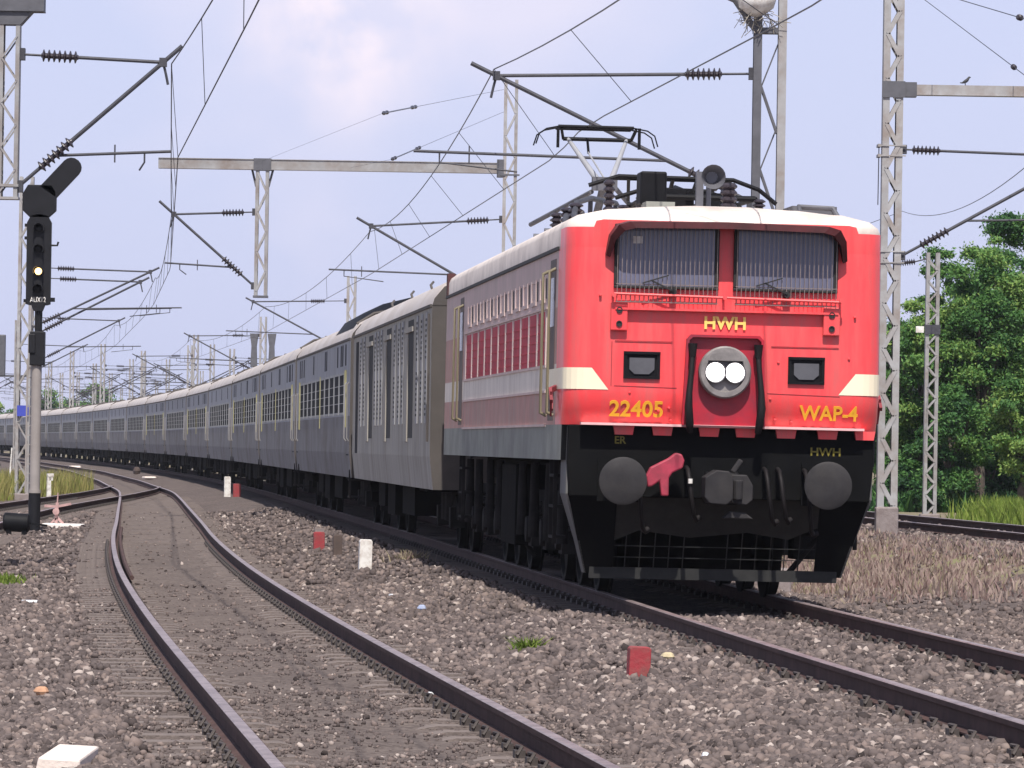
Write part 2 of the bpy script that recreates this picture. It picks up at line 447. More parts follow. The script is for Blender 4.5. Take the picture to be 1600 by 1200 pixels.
# ------------------------------------------------------------------ ground
def ground_mat(name, cols, vs, rough=0.95, bump=0.6):
    m = bpy.data.materials.new(name); m.use_nodes = True
    n = m.node_tree; b = n.nodes['Principled BSDF']
    b.inputs['Roughness'].default_value = rough; b.inputs['Specular IOR Level'].default_value = 0.15
    g = n.nodes.new('ShaderNodeNewGeometry')
    v = n.nodes.new('ShaderNodeTexVoronoi'); v.inputs['Scale'].default_value = vs
    n.links.new(g.outputs['Position'], v.inputs['Vector'])
    sp = n.nodes.new('ShaderNodeSeparateColor'); n.links.new(v.outputs['Color'], sp.inputs['Color'])
    z = n.nodes.new('ShaderNodeTexNoise'); z.inputs['Scale'].default_value = 0.9; z.inputs['Detail'].default_value = 8
    n.links.new(g.outputs['Position'], z.inputs['Vector'])
    ad = n.nodes.new('ShaderNodeMath'); ad.operation = 'MULTIPLY_ADD'; ad.inputs[1].default_value = 0.5
    n.links.new(sp.outputs['Red'], ad.inputs[0])
    sb = n.nodes.new('ShaderNodeMath'); sb.operation = 'MULTIPLY'; sb.inputs[1].default_value = 0.55
    n.links.new(z.outputs['Fac'], sb.inputs[0]); n.links.new(sb.outputs['Value'], ad.inputs[2])
    r = n.nodes.new('ShaderNodeValToRGB'); els = r.color_ramp.elements
    while len(els) < len(cols): els.new(0.5)
    for i, c in enumerate(cols):
        els[i].position = 0.15 + 0.7 * i / (len(cols) - 1); els[i].color = (*c, 1)
    n.links.new(ad.outputs['Value'], r.inputs['Fac']); n.links.new(r.outputs['Color'], b.inputs['Base Color'])
    bp = n.nodes.new('ShaderNodeBump'); bp.inputs['Strength'].default_value = bump; bp.inputs['Distance'].default_value = 0.03
    n.links.new(v.outputs['Distance'], bp.inputs['Height']); n.links.new(bp.outputs['Normal'], b.inputs['Normal'])
    return m
m_gravel = ground_mat('gravel', [(0.040, 0.032, 0.030), (0.090, 0.072, 0.069), (0.125, 0.101, 0.094), (0.19, 0.150, 0.136)], 26)
m_dust = ground_mat('oily_track_dust', [(0.070, 0.055, 0.051), (0.118, 0.095, 0.087), (0.165, 0.134, 0.120)], 30, bump=0.35)
m_soil = ground_mat('dry_soil', [(0.12, 0.095, 0.075), (0.20, 0.16, 0.12), (0.20, 0.20, 0.09)], 3)

Ds = np.unique(np.concatenate([np.arange(-20, 20, 4.0), np.arange(20, 60, 0.35), np.arange(60, 120, 0.8),
                               np.arange(120, 260, 3.0), np.arange(260, 700, 15.0), np.array([700, 900, 1200, 1600, 2400, 3800.])]))
ds = np.unique(np.concatenate([[-1500, -600, -250, -120, -60, -40, -30, -22, -18], np.arange(-15, 14.01, 0.3), [17, 22, 30, 40, 60, 120, 250, 600, 1500]]))
GD, Gd = np.meshgrid(Ds, ds, indexing='ij')
GX = xm(GD) + Gd
GZ = ground_z(GX, GD)
co = np.stack([GX, GD, GZ], -1).reshape(-1, 3)
nd, nx = GD.shape
ii, jj = np.meshgrid(np.arange(nd - 1), np.arange(nx - 1), indexing='ij')
a = (ii * nx + jj).ravel()
quads = np.stack([a, a + 1, a + nx + 1, a + nx], -1)
dm = 0.5 * (Gd[:-1, :-1] + Gd[1:, 1:]).ravel()
mid = np.zeros(len(a), int)
mid[(dm > -5.55) & (dm < -3.15)] = 1
mid[(dm < -11.5) | (dm > 12.4) | ((dm > 3.6) & (dm < 7.4) & (0.5 * (GD[:-1, :-1] + GD[1:, 1:]).ravel() > 71))] = 2
me = bpy.data.meshes.new('ground')
me.from_pydata(co.tolist(), [], quads.tolist())
for m in (m_gravel, m_dust, m_soil): me.materials.append(m)
me.polygons.foreach_set('material_index', mid.astype(np.int32))
me.shade_smooth()
tag(link_mesh('ground', me), kind='structure')

def fast_mesh(name, V, F, tone, mat, smooth=False):
    """V (n,3) float, F (m,k) int, tone (n,) per vertex"""
    me = bpy.data.meshes.new(name)
    k = F.shape[1]
    me.vertices.add(len(V)); me.vertices.foreach_set('co', V.astype(np.float32).ravel())
    me.loops.add(F.size); me.loops.foreach_set('vertex_index', F.astype(np.int32).ravel())
    me.polygons.add(len(F)); me.polygons.foreach_set('loop_start', np.arange(0, F.size, k, dtype=np.int32))
    me.update(calc_edges=True)
    at = me.attributes.new('tone', 'FLOAT', 'POINT'); at.data.foreach_set('value', tone.astype(np.float32))
    me.materials.append(mat)
    if smooth: me.shade_smooth()
    return me

# ------------------------------------------------------------------ ballast stones (uncountable)
def ico():
    p = (1 + 5 ** .5) / 2
    v = np.array([(-1, p, 0), (1, p, 0), (-1, -p, 0), (1, -p, 0), (0, -1, p), (0, 1, p), (0, -1, -p), (0, 1, -p), (p, 0, -1), (p, 0, 1), (-p, 0, -1), (-p, 0, 1)], float)
    f = np.array([(0, 11, 5), (0, 5, 1), (0, 1, 7), (0, 7, 10), (0, 10, 11), (1, 5, 9), (5, 11, 4), (11, 10, 2), (10, 7, 6), (7, 1, 8), (3, 9, 4), (3, 4, 2), (3, 2, 6), (3, 6, 8), (3, 8, 9), (4, 9, 5), (2, 4, 11), (6, 2, 10), (8, 6, 7), (9, 8, 1)])
    return v / np.linalg.norm(v[0]), f
def rand_rot(n):
    q = rng.normal(size=(n, 4)); q /= np.linalg.norm(q, axis=1)[:, None]
    w, x, y, z = q.T
    return np.stack([np.stack([1 - 2 * (y * y + z * z), 2 * (x * y - z * w), 2 * (x * z + y * w)], -1),
                     np.stack([2 * (x * y + z * w), 1 - 2 * (x * x + z * z), 2 * (y * z - x * w)], -1),
                     np.stack([2 * (x * z - y * w), 2 * (y * z + x * w), 1 - 2 * (x * x + y * y)], -1)], 1)
def stones(X, D, size, tone, lift=0.3):
    n = len(X)
    v0, f0 = ico()
    V = np.repeat(v0[None], n, 0) * (1 + rng.uniform(-.36, .36, (n, 12, 1)))
    sc = size[:, None] * rng.uniform(0.62, 1.15, (n, 3)); sc[:, 2] *= 0.85
    V = V * sc[:, None, :]
    V = np.einsum('nij,nkj->nki', rand_rot(n), V)
    Z = ground_z(X, D) + size * lift
    V += np.stack([X, D, Z], -1)[:, None, :]
    Fc = (f0[None] + (np.arange(n) * 12)[:, None, None]).reshape(-1, 3)
    T = np.repeat(np.clip(tone, 0, 1), 12)
    return V.reshape(-1, 3), Fc, T
def scatter(n, D0, D1, margin=1.40):
    D = np.sqrt(rng.uniform(D0 ** 2, D1 ** 2, n))
    X = rng.uniform(-1, 1, n) * D * 0.1013 * margin - 0.02 * D * 0
    return X, D
allV, allF, allT, off = [], [], [], 0
for (D0, D1, n, smin, smax) in ((20.5, 36, 112000, .012, .032), (36, 62, 118000, .015, .037), (62, 125, 64000, .022, .048)):
    X, D = scatter(n, D0, D1)
    d = X - xm(D); e = X - xs(D)
    keep = np.ones(n, bool)
    # fewer stones on the dusty bed of the siding, none on the soil strips and none under the train
    u = rng.uniform(0, 1, n)
    patch = 0.5 + 0.5 * np.sin(D * 0.55 + e * 0.8) * np.cos(e * 2.1 - D * 0.23)
    bed = (np.abs(e) < 1.35)
    keep &= ~(bed & (u > 0.08 + 0.26 * patch * (D < 48) + 0.30 * (np.abs(e) > .95)))
    keep &= ~((e < -1.0) & (e > -1.5) & (u > 0.35))
    keep &= ~((d > 4.0) & (d < 7.2) & (u > 0.5 * np.clip((76 - D) / 8, .25, 2)))
    keep &= ~((np.abs(d) < 1.3) & (D > 49.5))
    keep &= ~(d < -11.5)
    keep &= (np.abs(np.abs(d) - 0.838) > 0.07) & (np.abs(np.abs(e) - 0.838) > 0.10)
    X, D, d, e, bed = X[keep], D[keep], d[keep], e[keep], bed[keep]
    size = rng.uniform(smin, smax, len(X)) * rng.choice([.55, .8, 1, 1, 1.2, 1.5], len(X))
    size[bed] *= 0.55
    tone = np.clip(rng.normal(0.48, 0.20, len(X)), 0, 1)
    tone[rng.uniform(0, 1, len(X)) < 0.006] = 1.0
    V, Fc, T = stones(X, D, size, tone, lift=0.25)
    allV.append(V); allF.append(Fc + off); allT.append(T); off += len(V)
tag(link_mesh('ballast', fast_mesh('ballast', np.concatenate(allV), np.concatenate(allF), np.concatenate(allT), m_stone)),
    'loose grey brown ballast stones around the tracks', 'ballast', kind='stuff')

# ------------------------------------------------------------------ tracks
def rail_mesh(cfun, offset, zt, D0, D1, lead=0.0):
    pr = [(-.070, -.156), (.070, -.156), (.070, -.146), (.012, -.128), (.010, -.046), (.036, -.036), (.036, -.006), (.028, 0),
          (-.028, 0), (-.036, -.006), (-.036, -.036), (-.010, -.046), (-.012, -.128), (-.070, -.146)]
    st, D = [], D0
    while D < D1:
        st.append(D); D += 0.6 if D < 60 else (1.5 if D < 130 else 5.0)
    st.append(D1)
    rings = []
    for D in st:
        c = Vector((float(cfun(D)), D, 0)); t = Vector((float(cfun(D + .5) - cfun(D - .5)), 1.0, 0)).normalized()
        nrm = Vector((t.y, -t.x, 0))
        rings.append([c + nrm * (offset + q[0]) + Vector((0, 0, zt + q[1])) for q in pr])
    mb = MB(); mb.loft(rings, True, True, 0, lambda i, k: 1 if k in (7, 8) else 0)
    return mb
def sleeper_mesh():
    mb = MB()
    L, w = 1.375, .125
    top = [(-L, -.02), (-.55, -.02), (-.35, -.055), (.35, -.055), (.55, -.02), (L, -.02)]
    poly = [(-L, -.22)] + top + [(L, -.22)]
    mb.prism([(p[0], p[1]) for p in poly], 'y', -w, w, 0)
    for s in (-1, 1):
        for o in (-1, 1):
            x = s * .838 + o * .105
            mb.box((x, 0, 0.0), (.06, .13, .05), 1)
            mb.tube([(x - .02, -.07, .0), (x + .01, -.05, .045), (x - .01, .05, .045), (x + .02, .07, .0)], .011, 5, 1)
    return mb
sl_mesh = sleeper_mesh().mesh('sleeper', [m_sleeper, m_clip])
def track(cfun, zt, D0, D1, S0, S1, label, rest_to=None):
    t = empty('railway_track', (0, 0, 0), 0, label, 'railway track', 'railway tracks on the ballast')
    for o in (-.838, .838):
        rail_mesh(cfun, o, zt, D0, D1).build('rail', [m_rust, m_railtop], t, smooth=30)
    D = S0; n = 0
    rest = MB()
    while D < (rest_to or S1):
        c = (float(cfun(D)), D, zt - .156)
        ang = math.atan2(-(float(cfun(D + 1) - cfun(D - 1))), 2.0)
        if D < S1 and n < 100:
            s = link_mesh('sleeper', sl_mesh, t); s.location = c; s.rotation_euler = (0, 0, ang); n += 1
        else:
            rest.box((c[0], c[1], c[2] - .12), (2.7, .24, .2), 0, Matrix.Rotation(ang, 3, 'Z'))
        D += 0.65
    if rest.v: tag(rest.build('sleeper', [m_sleeper], t), kind='stuff')
    return t
track(xm, ZM, 15, 620, 24.0, 88, 'railway track carrying the red locomotive and its train', 150)
track(xs, ZS, 15, 620, 22.0, 87, 'empty curved railway track in the left foreground beside the train', 160)
track(xr, ZR, 40, 400, 60, 60, 'raised railway track on the right, running in front of the trees')
def xc(D):   # the branch that leaves the siding to the left, seen behind the signal
    return np.interp(D, [60, 80, 95, 105, 120, 135, 150, 165, 178, 200], [-8.3, -9.5, -10.4, -10.9, -11.45, -11.75, -12.0, -12.45, -13.1, -14.3])
track(xc, ZS + .012, 60, 176, 84, 170, 'branch track joining the empty track behind the signal post')

# the steel guard blade of the turnout beside the near left rail
mb = MB()
pts = []
for D in np.arange(60, 96, 2.0):
    pts.append((float(xs(D)) - .838 + .11, D, ZS - .045))
mb.tube(pts, .03, 6)
tag(mb.build('check_rail', m_rust), 'short dark check rail inside the left rail of the empty track', 'check rail')

# ------------------------------------------------------------------ grass (uncountable)
def blades(X, D, h, w, tone, lean=0.25):
    n = len(X)
    Z = ground_z(X, D) - 0.02
    a = rng.uniform(0, 2 * np.pi, n)
    dx, dy = np.cos(a) * w / 2, np.sin(a) * w / 2
    lx, ly = rng.normal(0, lean, n) * h, rng.normal(0, lean, n) * h
    V = np.zeros((n, 5, 3))
    V[:, 0] = np.stack([X - dx, D - dy, Z], -1); V[:, 1] = np.stack([X + dx, D + dy, Z], -1)
    V[:, 2] = np.stack([X + dx * .8 + lx * .35, D + dy * .8 + ly * .35, Z + h * .55], -1)
    V[:, 3] = np.stack([X - dx * .8 + lx * .35, D - dy * .8 + ly * .35, Z + h * .55], -1)
    V[:, 4] = np.stack([X + lx, D + ly, Z + h], -1)
    b = (np.arange(n) * 5)[:, None]
    F = np.concatenate([b + [0, 1, 2], b + [0, 2, 3], b + [3, 2, 4]])
    return V.reshape(-1, 3), F, np.repeat(np.clip(tone, 0, 1), 5)
n = 60000
D = rng.uniform(64, 108, n)
d = rng.uniform(3.7, 8.7, n)
X = xm(D) + d
clump = np.sin(X * 2.3 + D * .8) * np.cos(D * .45 - X) + rng.normal(0, .6, n)
edge = np.clip((D - 66) / 8, 0, 1)
k = (clump > -0.75) & (rng.uniform(0, 1, n) < edge)
X, D, clump = X[k], D[k], clump[k]
h = rng.uniform(.03, .26, len(X)) ** 1.0 * np.clip(.75 + .35 * clump, .3, 1.3) * np.clip(1 - np.abs(X - xm(D) - 6.0) / 3.6, .25, 1)
V, F, T = blades(X, D, h, rng.uniform(.02, .045, len(X)), rng.normal(.42, .26, len(X)) + .10 * clump)
tag(link_mesh('dry_grass', fast_mesh('dry_grass', V, F, T, m_drygrass)), 'dry brown grass in the dip right of the locomotive', 'dry grass', kind='stuff')
n = 14000
c0 = P(1575, 806, 116)
X = c0.x + np.abs(rng.normal(0, 1.3, n)) * rng.choice([1, 1, 1, 1, 1, -.25], n) + .25; D = 116 + rng.normal(0, 5, n)
V, F, T = blades(X, D, rng.uniform(.2, .75, n) * np.exp(-((X - c0.x - .4) / 1.3) ** 2) + .05, rng.uniform(.03, .06, n), rng.normal(.6, .25, n))
tag(link_mesh('green_grass', fast_mesh('green_grass', V, F, T, m_greengrass)), 'bright green grass at the foot of the trees beyond the right track', 'grass', kind='stuff')
n = 26000
X = rng.uniform(-21, -14.6, n); D = rng.uniform(134, 178, n)
V, F, T = blades(X, D, rng.uniform(.15, .9, n), rng.uniform(.015, .04, n), rng.normal(.62, .3, n))
tag(link_mesh('tall_grass', fast_mesh('tall_grass', V, F, T, TONE('yellowing_grass', [(0.14, 0.19, 0.04), (0.25, 0.25, 0.08), (0.36, 0.30, 0.12)], 0.9, 0.1, 0.3))),
    'yellowish tall grass behind the signal post on the left', 'grass', kind='stuff')
n = 2600
c0 = P(5, 905, 61.5)
X = c0.x - .15 + rng.normal(0, .12, n); D = 61.5 + rng.normal(0, .9, n)
V, F, T = blades(X, D, rng.uniform(.05, .16, n), rng.uniform(.012, .03, n), rng.normal(.55, .25, n))
tag(link_mesh('grass_tuft', fast_mesh('grass_tuft', V, F, T, m_greengrass)), 'low green grass tuft on the ballast at the left edge', 'grass', kind='stuff')
# small weed by the train track
n = 260
c0 = P(826, 990, 42.5)
V, F, T = blades(c0.x + rng.normal(0, .05, n), 42.5 + rng.normal(0, .09, n), rng.uniform(.05, .16, n), rng.uniform(.012, .03, n), rng.normal(.45, .3, n), .6)
tag(link_mesh('weed', fast_mesh('weed', V, F, T, m_greengrass)), 'small green weed growing alone in the ballast below the locomotive', 'weed')
n = 260
c0 = P(640, 852, 71)
V, F, T = blades(c0.x + rng.normal(0, .11, n), 71 + rng.normal(0, .16, n), rng.uniform(.06, .22, n), rng.uniform(.015, .035, n), rng.normal(.8, .3, n), .6)
tag(link_mesh('weed', fast_mesh('weed', V, F, T, m_drygrass)), 'pale straggly weed on the ballast right of the white post', 'weed')
# ------------------------------------------------------------------ vehicles: shared pieces
def track_pose(Df, L):
    """origin and z-rotation of a vehicle whose front is at depth Df and whose length is L"""
    a = Vector((float(xm(Df)), Df, ZM)); Dr = Df + L * 0.996
    b = Vector((float(xm(Dr)), Dr, ZM))
    return a, math.atan2(-(b.x - a.x), b.y - a.y)

def wheel_prof(r):
    return [(-.065, r + .028), (-.04, r + .028), (-.03, r), (.065, r - .004), (.068, r - .06), (.03, r - .09), (.02, .16), (.07, .13), (.07, .02)]
def add_wheelset(parent, y, r, mat):
    for s in (-1, 1):
        mb = MB()
        lathe(mb, (s * .84, y, r), [(-s * o if False else s * o, rr) for o, rr in wheel_prof(r)], 26, 'x')
        if s > 0: mb.cyl((-.76, y, r), (.76, y, r), .085, None, 10)
        mb.build('wheel', mat, parent, smooth=40)

# ------------------------------------------------------------------ the locomotive
LL = 17.9
pos, rz = track_pose(48.25, LL)
loco = empty('locomotive', pos, rz, 'red electric locomotive with cream chevrons and caged windscreens at the head of the train', 'locomotive')
loco.rotation_euler = (0, R(0.45), rz)

RC = .25; HW = 1.525
def plan(front_y=0.0, inset=0.0):
    """outline of the body from the left rear corner round the front to the right rear corner"""
    hw = HW - inset
    pts = [(-hw, LL)] + [(-hw, y) for y in (15.2, 14.4, 1.75, .95)]
    for k in range(7):
        a = math.pi / 2 * k / 6
        pts.append((-hw + RC * (1 - math.cos(a)), front_y + RC * (1 - math.sin(a))))
    pts += [(-p[0], p[1]) for p in reversed(pts)]
    return pts
levels = [(1.32, .16, .0), (1.66, .115, .0), (1.80, .03, .0), (1.93, .0, .0), (2.0, .0, .0), (2.25, .0, .0), (2.80, .02, .0), (3.36, .05, .0)]
rings = [[(p[0], p[1], z) for p in plan(fy, ins)] for z, fy, ins in levels]
npl = len(rings[0])
def body_mat(i, k):
    front = 3 <= k <= npl - 5
    cab = 4 <= k <= npl - 6
    z = levels[i][0]
    if cab:
        return 0 if z >= 1.6 else (6 if front and 6 <= k <= npl - 8 else 5)
    if z < 1.6: return 5
    if z < 1.95: return 1
    if z < 2.2: return 4
    return 3 if k in (2, npl - 4) or z > 2.7 else 1
mb = MB()
mb.loft(rings, False, False, 0, body_mat)
mb.add([(p[0], LL, z) for z in (levels[0][0], levels[-1][0]) for p in ((-HW, 0), (HW, 0))], [(0, 1, 3, 2)], 3)
# front cap up to the roof edge
sec = [(1.525, 3.36), (1.522, 3.55), (1.495, 3.61), (1.41, 3.67), (1.14, 3.73), (.72, 3.775), (.25, 3.80)]
sec = sec + [(-x, z) for x, z in reversed(sec)]
sec = [(-x, z) for x, z in sec]        # left to right
def roof_ring(y):
    yy = y - .05
    if yy < RC: w = (HW - RC + math.sqrt(max(0, RC ** 2 - (RC - yy) ** 2))) / HW
    else: w = 1.0
    zl = np.interp(y, [.05, .10, .2, .38, .7], [3.625, 3.68, 3.73, 3.77, 3.83])
    return [(x * w, y, min(z, zl)) for x, z in sec]
r0 = roof_ring(.05)
mb.add([(x, y - .0005, z) for x, y, z in r0], [tuple(range(len(r0)))], 0)
body = mb.build('body', [m_red, m_redside, m_redpanel, m_mauve, m_creamside, m_solegrey, m_black], loco, smooth=35)
mb = MB()
ys = [.05, .07, .10, .15, .22, .30, .38, .55, .8, 1.6, 4, 8, 12, 16, 17.3, 17.6, LL]
mb.loft([roof_ring(y) for y in ys], False, False, 0, lambda i, k: 1 if (k in (0, 12) and i < 8) else 0)
mb.add([(x, LL, z) for x, y, z in roof_ring(LL)], [tuple(range(len(sec)))], 0)
mb.build('roof', [m_roofcream, m_red], loco, smooth=40)
# gutter
mb = MB()
for s in (-1, 1): mb.bar((s * 1.53, .9, 3.37), (s * 1.53, LL, 3.37), .03, .035)
mb.build('gutter', m_rubber, loco)

# cream chevrons that wrap the front corners
def outline_at(t_list, fy, out=.006):
    return [(p[0] + (out if p[0] > 0 else -out) * (1 if abs(p[0]) > 1.3 else .3), p[1] - out) for p in t_list]
for s in (-1, 1):
    pl = plan(0.0)
    half = pl[3:12]                      # side 1.75 back, .95, then the corner arc
    pts = [(p[0], p[1]) for p in half]
    lo = pts + [(-1.10, 0.0)]; hi = pts[:-1] + [(pts[-1][0], 0.0), (-1.262, 0.0)]
    vs, fs = [], []
    for (a, za), (b, zb) in zip([(q, 2.0) for q in lo], [(q, 2.205) for q in hi]):
        ox = -.005
        vs += [(a[0] + ox, a[1] - .005, za), (b[0] + ox, b[1] - .005, zb)]
    for i in range(len(lo) - 1): fs.append((2 * i, 2 * i + 2, 2 * i + 3, 2 * i + 1))
    if s > 0: vs = [(-x, y, z) for x, y, z in vs]
    m2 = MB(); m2.add(vs, fs); m2.build('chevron', m_cream, loco)

# windscreens, visor, cages
for s, nm in ((-1, 0), (1, 0)):
    x0, x1 = s * .115, s * 1.03
    xa, xb = min(x0, x1), max(x0, x1)
    mb = MB()
    fr = .045
    mb.box2((xa - fr, -.012, 2.97), (xb + fr, .03, 3.0)); mb.box2((xa - fr, -.012, 3.55), (xb + fr, .03, 3.585))
    mb.box2((xa - fr, -.012, 3.0), (xa, .03, 3.55)); mb.box2((xb, -.012, 3.0), (xb + fr, .03, 3.55))
    w = mb.build('windscreen', m_rubber, loco, bevel=.008)
    g = MB(); g.box2((xa, -.004, 3.0), (xb, .02, 3.55)); g.build('pane', m_glass, w)
    # wire cage in front of the glass
    mb = MB()
    nb = 23
    for i in range(nb):
        x = xa - .02 + (xb - xa + .04) * i / (nb - 1)
        mb.box2((x - .003, -.083, 2.84), (x + .003, -.077, 3.56))
    for z in (2.84, 3.01, 3.555): mb.box2((xa - .03, -.086, z - .004), (xb + .03, -.075, z + .004))
    mb.build('window_cage', m_grille, loco)
    # wiper
    mb = MB()
    cx = s * .53 + (.02 if s < 0 else .05)
    mb.cyl((cx, .0, 2.945), (cx, -.09, 2.945), .04, .03, 10)
    mb.bar((cx, -.095, 2.95), (cx - .22, -.095, 3.05), .014, .014)
    mb.bar((cx - .30, -.10, 3.02), (cx - .05, -.10, 3.10), .012, .012)
    mb.build('wiper', m_rubber, loco)
# paper notice inside the left windscreen
mb = MB(); mb.box2((-.90, -.012, 3.40), (-.81, -.006, 3.47)); mb.build('windscreen_notice', m_white, loco)
mb = MB()
prof = [(-1.16, 3.30), (-1.13, 3.48), (-1.06, 3.585), (-.95, 3.615), (0, 3.63), (.95, 3.615), (1.06, 3.585), (1.13, 3.48), (1.16, 3.30)]
lowr = [(-1.12, 3.28), (-1.08, 3.44), (-1.00, 3.53), (-.90, 3.555), (0, 3.57), (.90, 3.555), (1.00, 3.53), (1.08, 3.44), (1.12, 3.28)]
dep = [.03, .16, .25, .27, .275, .27, .25, .16, .03]
rr = []
for (x, z), (xl, zl), dd in zip(prof, lowr, dep):
    rr.append([(x, .06, z), (x, -dd, z - .02), (xl, -dd, zl - .02), (xl, .06, zl)])
mb.loft(rr, True, True, 0)
mb.build('visor', [MAT('sooty_red_visor', (.09, .014, .018), .6, .25, 5, dirt=(.03, .012, .012), dirt_amt=.8, dirt_scale=4)], loco)
# ledge under the cages with its handrail
mb = MB(); mb.box2((-1.06, -.06, 2.765), (1.08, .06, 2.785))
mb.build('ledge', m_red, loco)
mb = MB()
mb.tube([(-1.08, -.10, 2.915), (0, -.105, 2.90), (1.10, -.10, 2.885)], .013, 8)
for x in (-1.08, -.02, 1.10): mb.tube([(x, -.10, 2.90), (x, .02, 2.90)], .012, 6); mb.cyl((x, -.12, 2.90), (x, -.09, 2.90), .022, None, 8)
mb.build('handrail', m_red, loco, smooth=40)
# red marker boxes, two sockets each
for s in (-1, 1):
    mb = MB(); mb.box((s * 1.02, -.02, 2.70), (.16, .06, .27))
    o = mb.build('marker_box', m_red, loco, bevel=.01)
    for z in (2.76, 2.63):
        q = MB(); lathe(q, (s * 1.02, -.05, z), [(0, .03), (-.012, .03), (-.012, .02), (-.004, .018)], 12); q.build('socket', m_rubber, o)
# square recessed lamps
for s in (-1, 1):
    cx, cz = s * .79, 2.24 if s < 0 else 2.225
    mb = MB()
    mb.box2((cx - .175, -.025, cz - .105), (cx + .175, .02, cz - .13)); mb.box2((cx - .175, -.035, cz + .105), (cx + .175, .02, cz + .13))
    mb.box2((cx - .175, -.025, cz - .105), (cx - .145, .02, cz + .105)); mb.box2((cx + .145, -.025, cz - .105), (cx + .175, .02, cz + .105))
    mb.box2((cx - .145, -.006, cz - .105), (cx + .145, .01, cz + .105))
    o = mb.build('marker_light', m_blackmetal, loco)
    q = MB(); q.prism([(cx - .12, cz + .07), (cx - .12, cz - .04), (cx - .07, cz - .085), (cx + .07, cz - .085), (cx + .12, cz - .04), (cx + .12, cz + .07)], 'y', -.02, -.005)
    q.build('lens', MAT('smoky_lens', (.09, .09, .10), .25, .2), o)
# headlamp niche: a sunken panel with a frame round it
m_nichered = m_red
mb = MB()
out_ = [(-.37, 2.50), (-.33, 2.545), (.33, 2.545), (.37, 2.50), (.40, 1.68), (-.40, 1.68)]
inn_ = [(-.345, 2.49), (-.31, 2.52), (.31, 2.52), (.345, 2.49), (.375, 1.68), (-.375, 1.68)]
rings = [[(x, -.002, z) for x, z in out_], [(x, -.075, z) for x, z in out_], [(x, -.075, z) for x, z in inn_], [(x, -.004, z) for x, z in inn_]]
mb.loft(rings, True, False, 0)
mb.add([(x, -.004, z) for x, z in inn_], [tuple(range(6))], 0)
mb.build('headlamp_niche', [MAT('niche_shade_red', (0.42, 0.012, 0.03), .45, .12, 4, dirt=(.16, .03, .05), dirt_amt=.7, dirt_scale=3)], loco)  # the shade of the recess is put into this darker red
mb = MB()
lathe(mb, (.0, -.004, 2.19), [(0, .25), (-.10, .25), (-.115, .235), (-.115, .19), (-.07, .18), (-.06, .02)], 36)
hl = mb.build('headlight', m_chrome, loco, smooth=35)
for s in (-1, 1):
    q = MB(); lathe(q, (s * .094, -.065, 2.19), [(0, .092), (-.03, .092), (-.04, .075), (-.045, .02)], 24); q.build('lamp', m_lampglass, hl, smooth=50)
    q = MB(); lathe(q, (s * .094, -.068, 2.19), [(0, .10), (-.05, .105), (-.06, .102), (-.055, .094), (-.01, .092)], 24); q.build('lamp_rim', m_galvdark, hl, smooth=50)
q = MB(); q.prism([(-.17, 2.30), (-.14, 2.36), (0, 2.385), (.14, 2.36), (.17, 2.30)], 'y', -.14, -.10); q.build('lamp_hood', m_chrome, hl)
for s in (-1, 1):
    mb = MB()
    x = s * .315
    mb.cyl((x, -.09, 2.46), (x, -.09, 2.33), .045, .032, 12)
    mb.tube([(x, -.09, 2.34), (x + s * .012, -.12, 2.2), (x + s * .03, -.15, 2.0), (x + s * .035, -.16, 1.85), (x + s * .02, -.15, 1.70), (x + s * .01, -.10, 1.62)], [.026, .026, .03, .04, .04, .03], 10)
    mb.build('jumper_cable', m_hose, loco, smooth=50)
# panel seams and door panel outline on the face
mb = MB()
for (a, b) in (((-1.05, 2.04), (-.45, 2.03)), ((.42, 2.00), (1.12, 1.985)), ((-1.08, 2.04), (-1.08, 2.46)), ((-1.05, 2.47), (-.5, 2.47)), ((.45, 2.45), (1.1, 2.45))):
    mb.bar((a[0], -.001, a[1]), (b[0], -.001, b[1]), .006, .006)
mb.build('panel_seam', MAT('seam_dark_red', (.28, .02, .03), .6, .1), loco)  # dark red lines mark the panel joints
for x, z in ((-.62, 1.81), (-.5, 1.72), (-.52, 1.84), (.5, 1.75), (.45, 1.95), (.52, 2.3), (-.9, 1.98), (.66, 1.73), (-1.2, 2.9), (1.25, 2.75), (1.2, 2.35)):
    mb = MB(); lathe(mb, (x, .0, z), [(0.03, .014), (-.012, .012), (-.014, .004)], 8); mb.build('bolt', m_red, loco)

# lettering
text('HWH', .165, m_yelpale, loco, (0.0, -.002, 2.655), 'destination_lettering', .03)
text('22405', .215, m_yellow, loco, (-.83, .032, 1.815), 'number_lettering', .02, sx=.98, rot=(R(90 + 14), 0, 0)).location.y = .016
text('WAP-4', .20, m_yellow, loco, (1.02, .016, 1.815), 'class_lettering', .02, sx=.92, rot=(R(90 + 14), 0, 0))

# white ledge line at floor level, with the red brackets under it
mb = MB(); mb.box2((-1.36, -.03, 1.662), (1.36, .10, 1.685)); mb.build('floor_strip', MAT('pale_pink_edge', (.75, .45, .45), .5, .1), loco)
for x in (-.94, -.57, -.12, .23, .62, 1.02, 1.38):
    mb = MB(); mb.prism([(x - .1, 1.66), (x + .1, 1.66), (x + .085, 1.575), (x - .085, 1.575)], 'y', .06, .115)
    mb.build('bracket', m_red, loco)

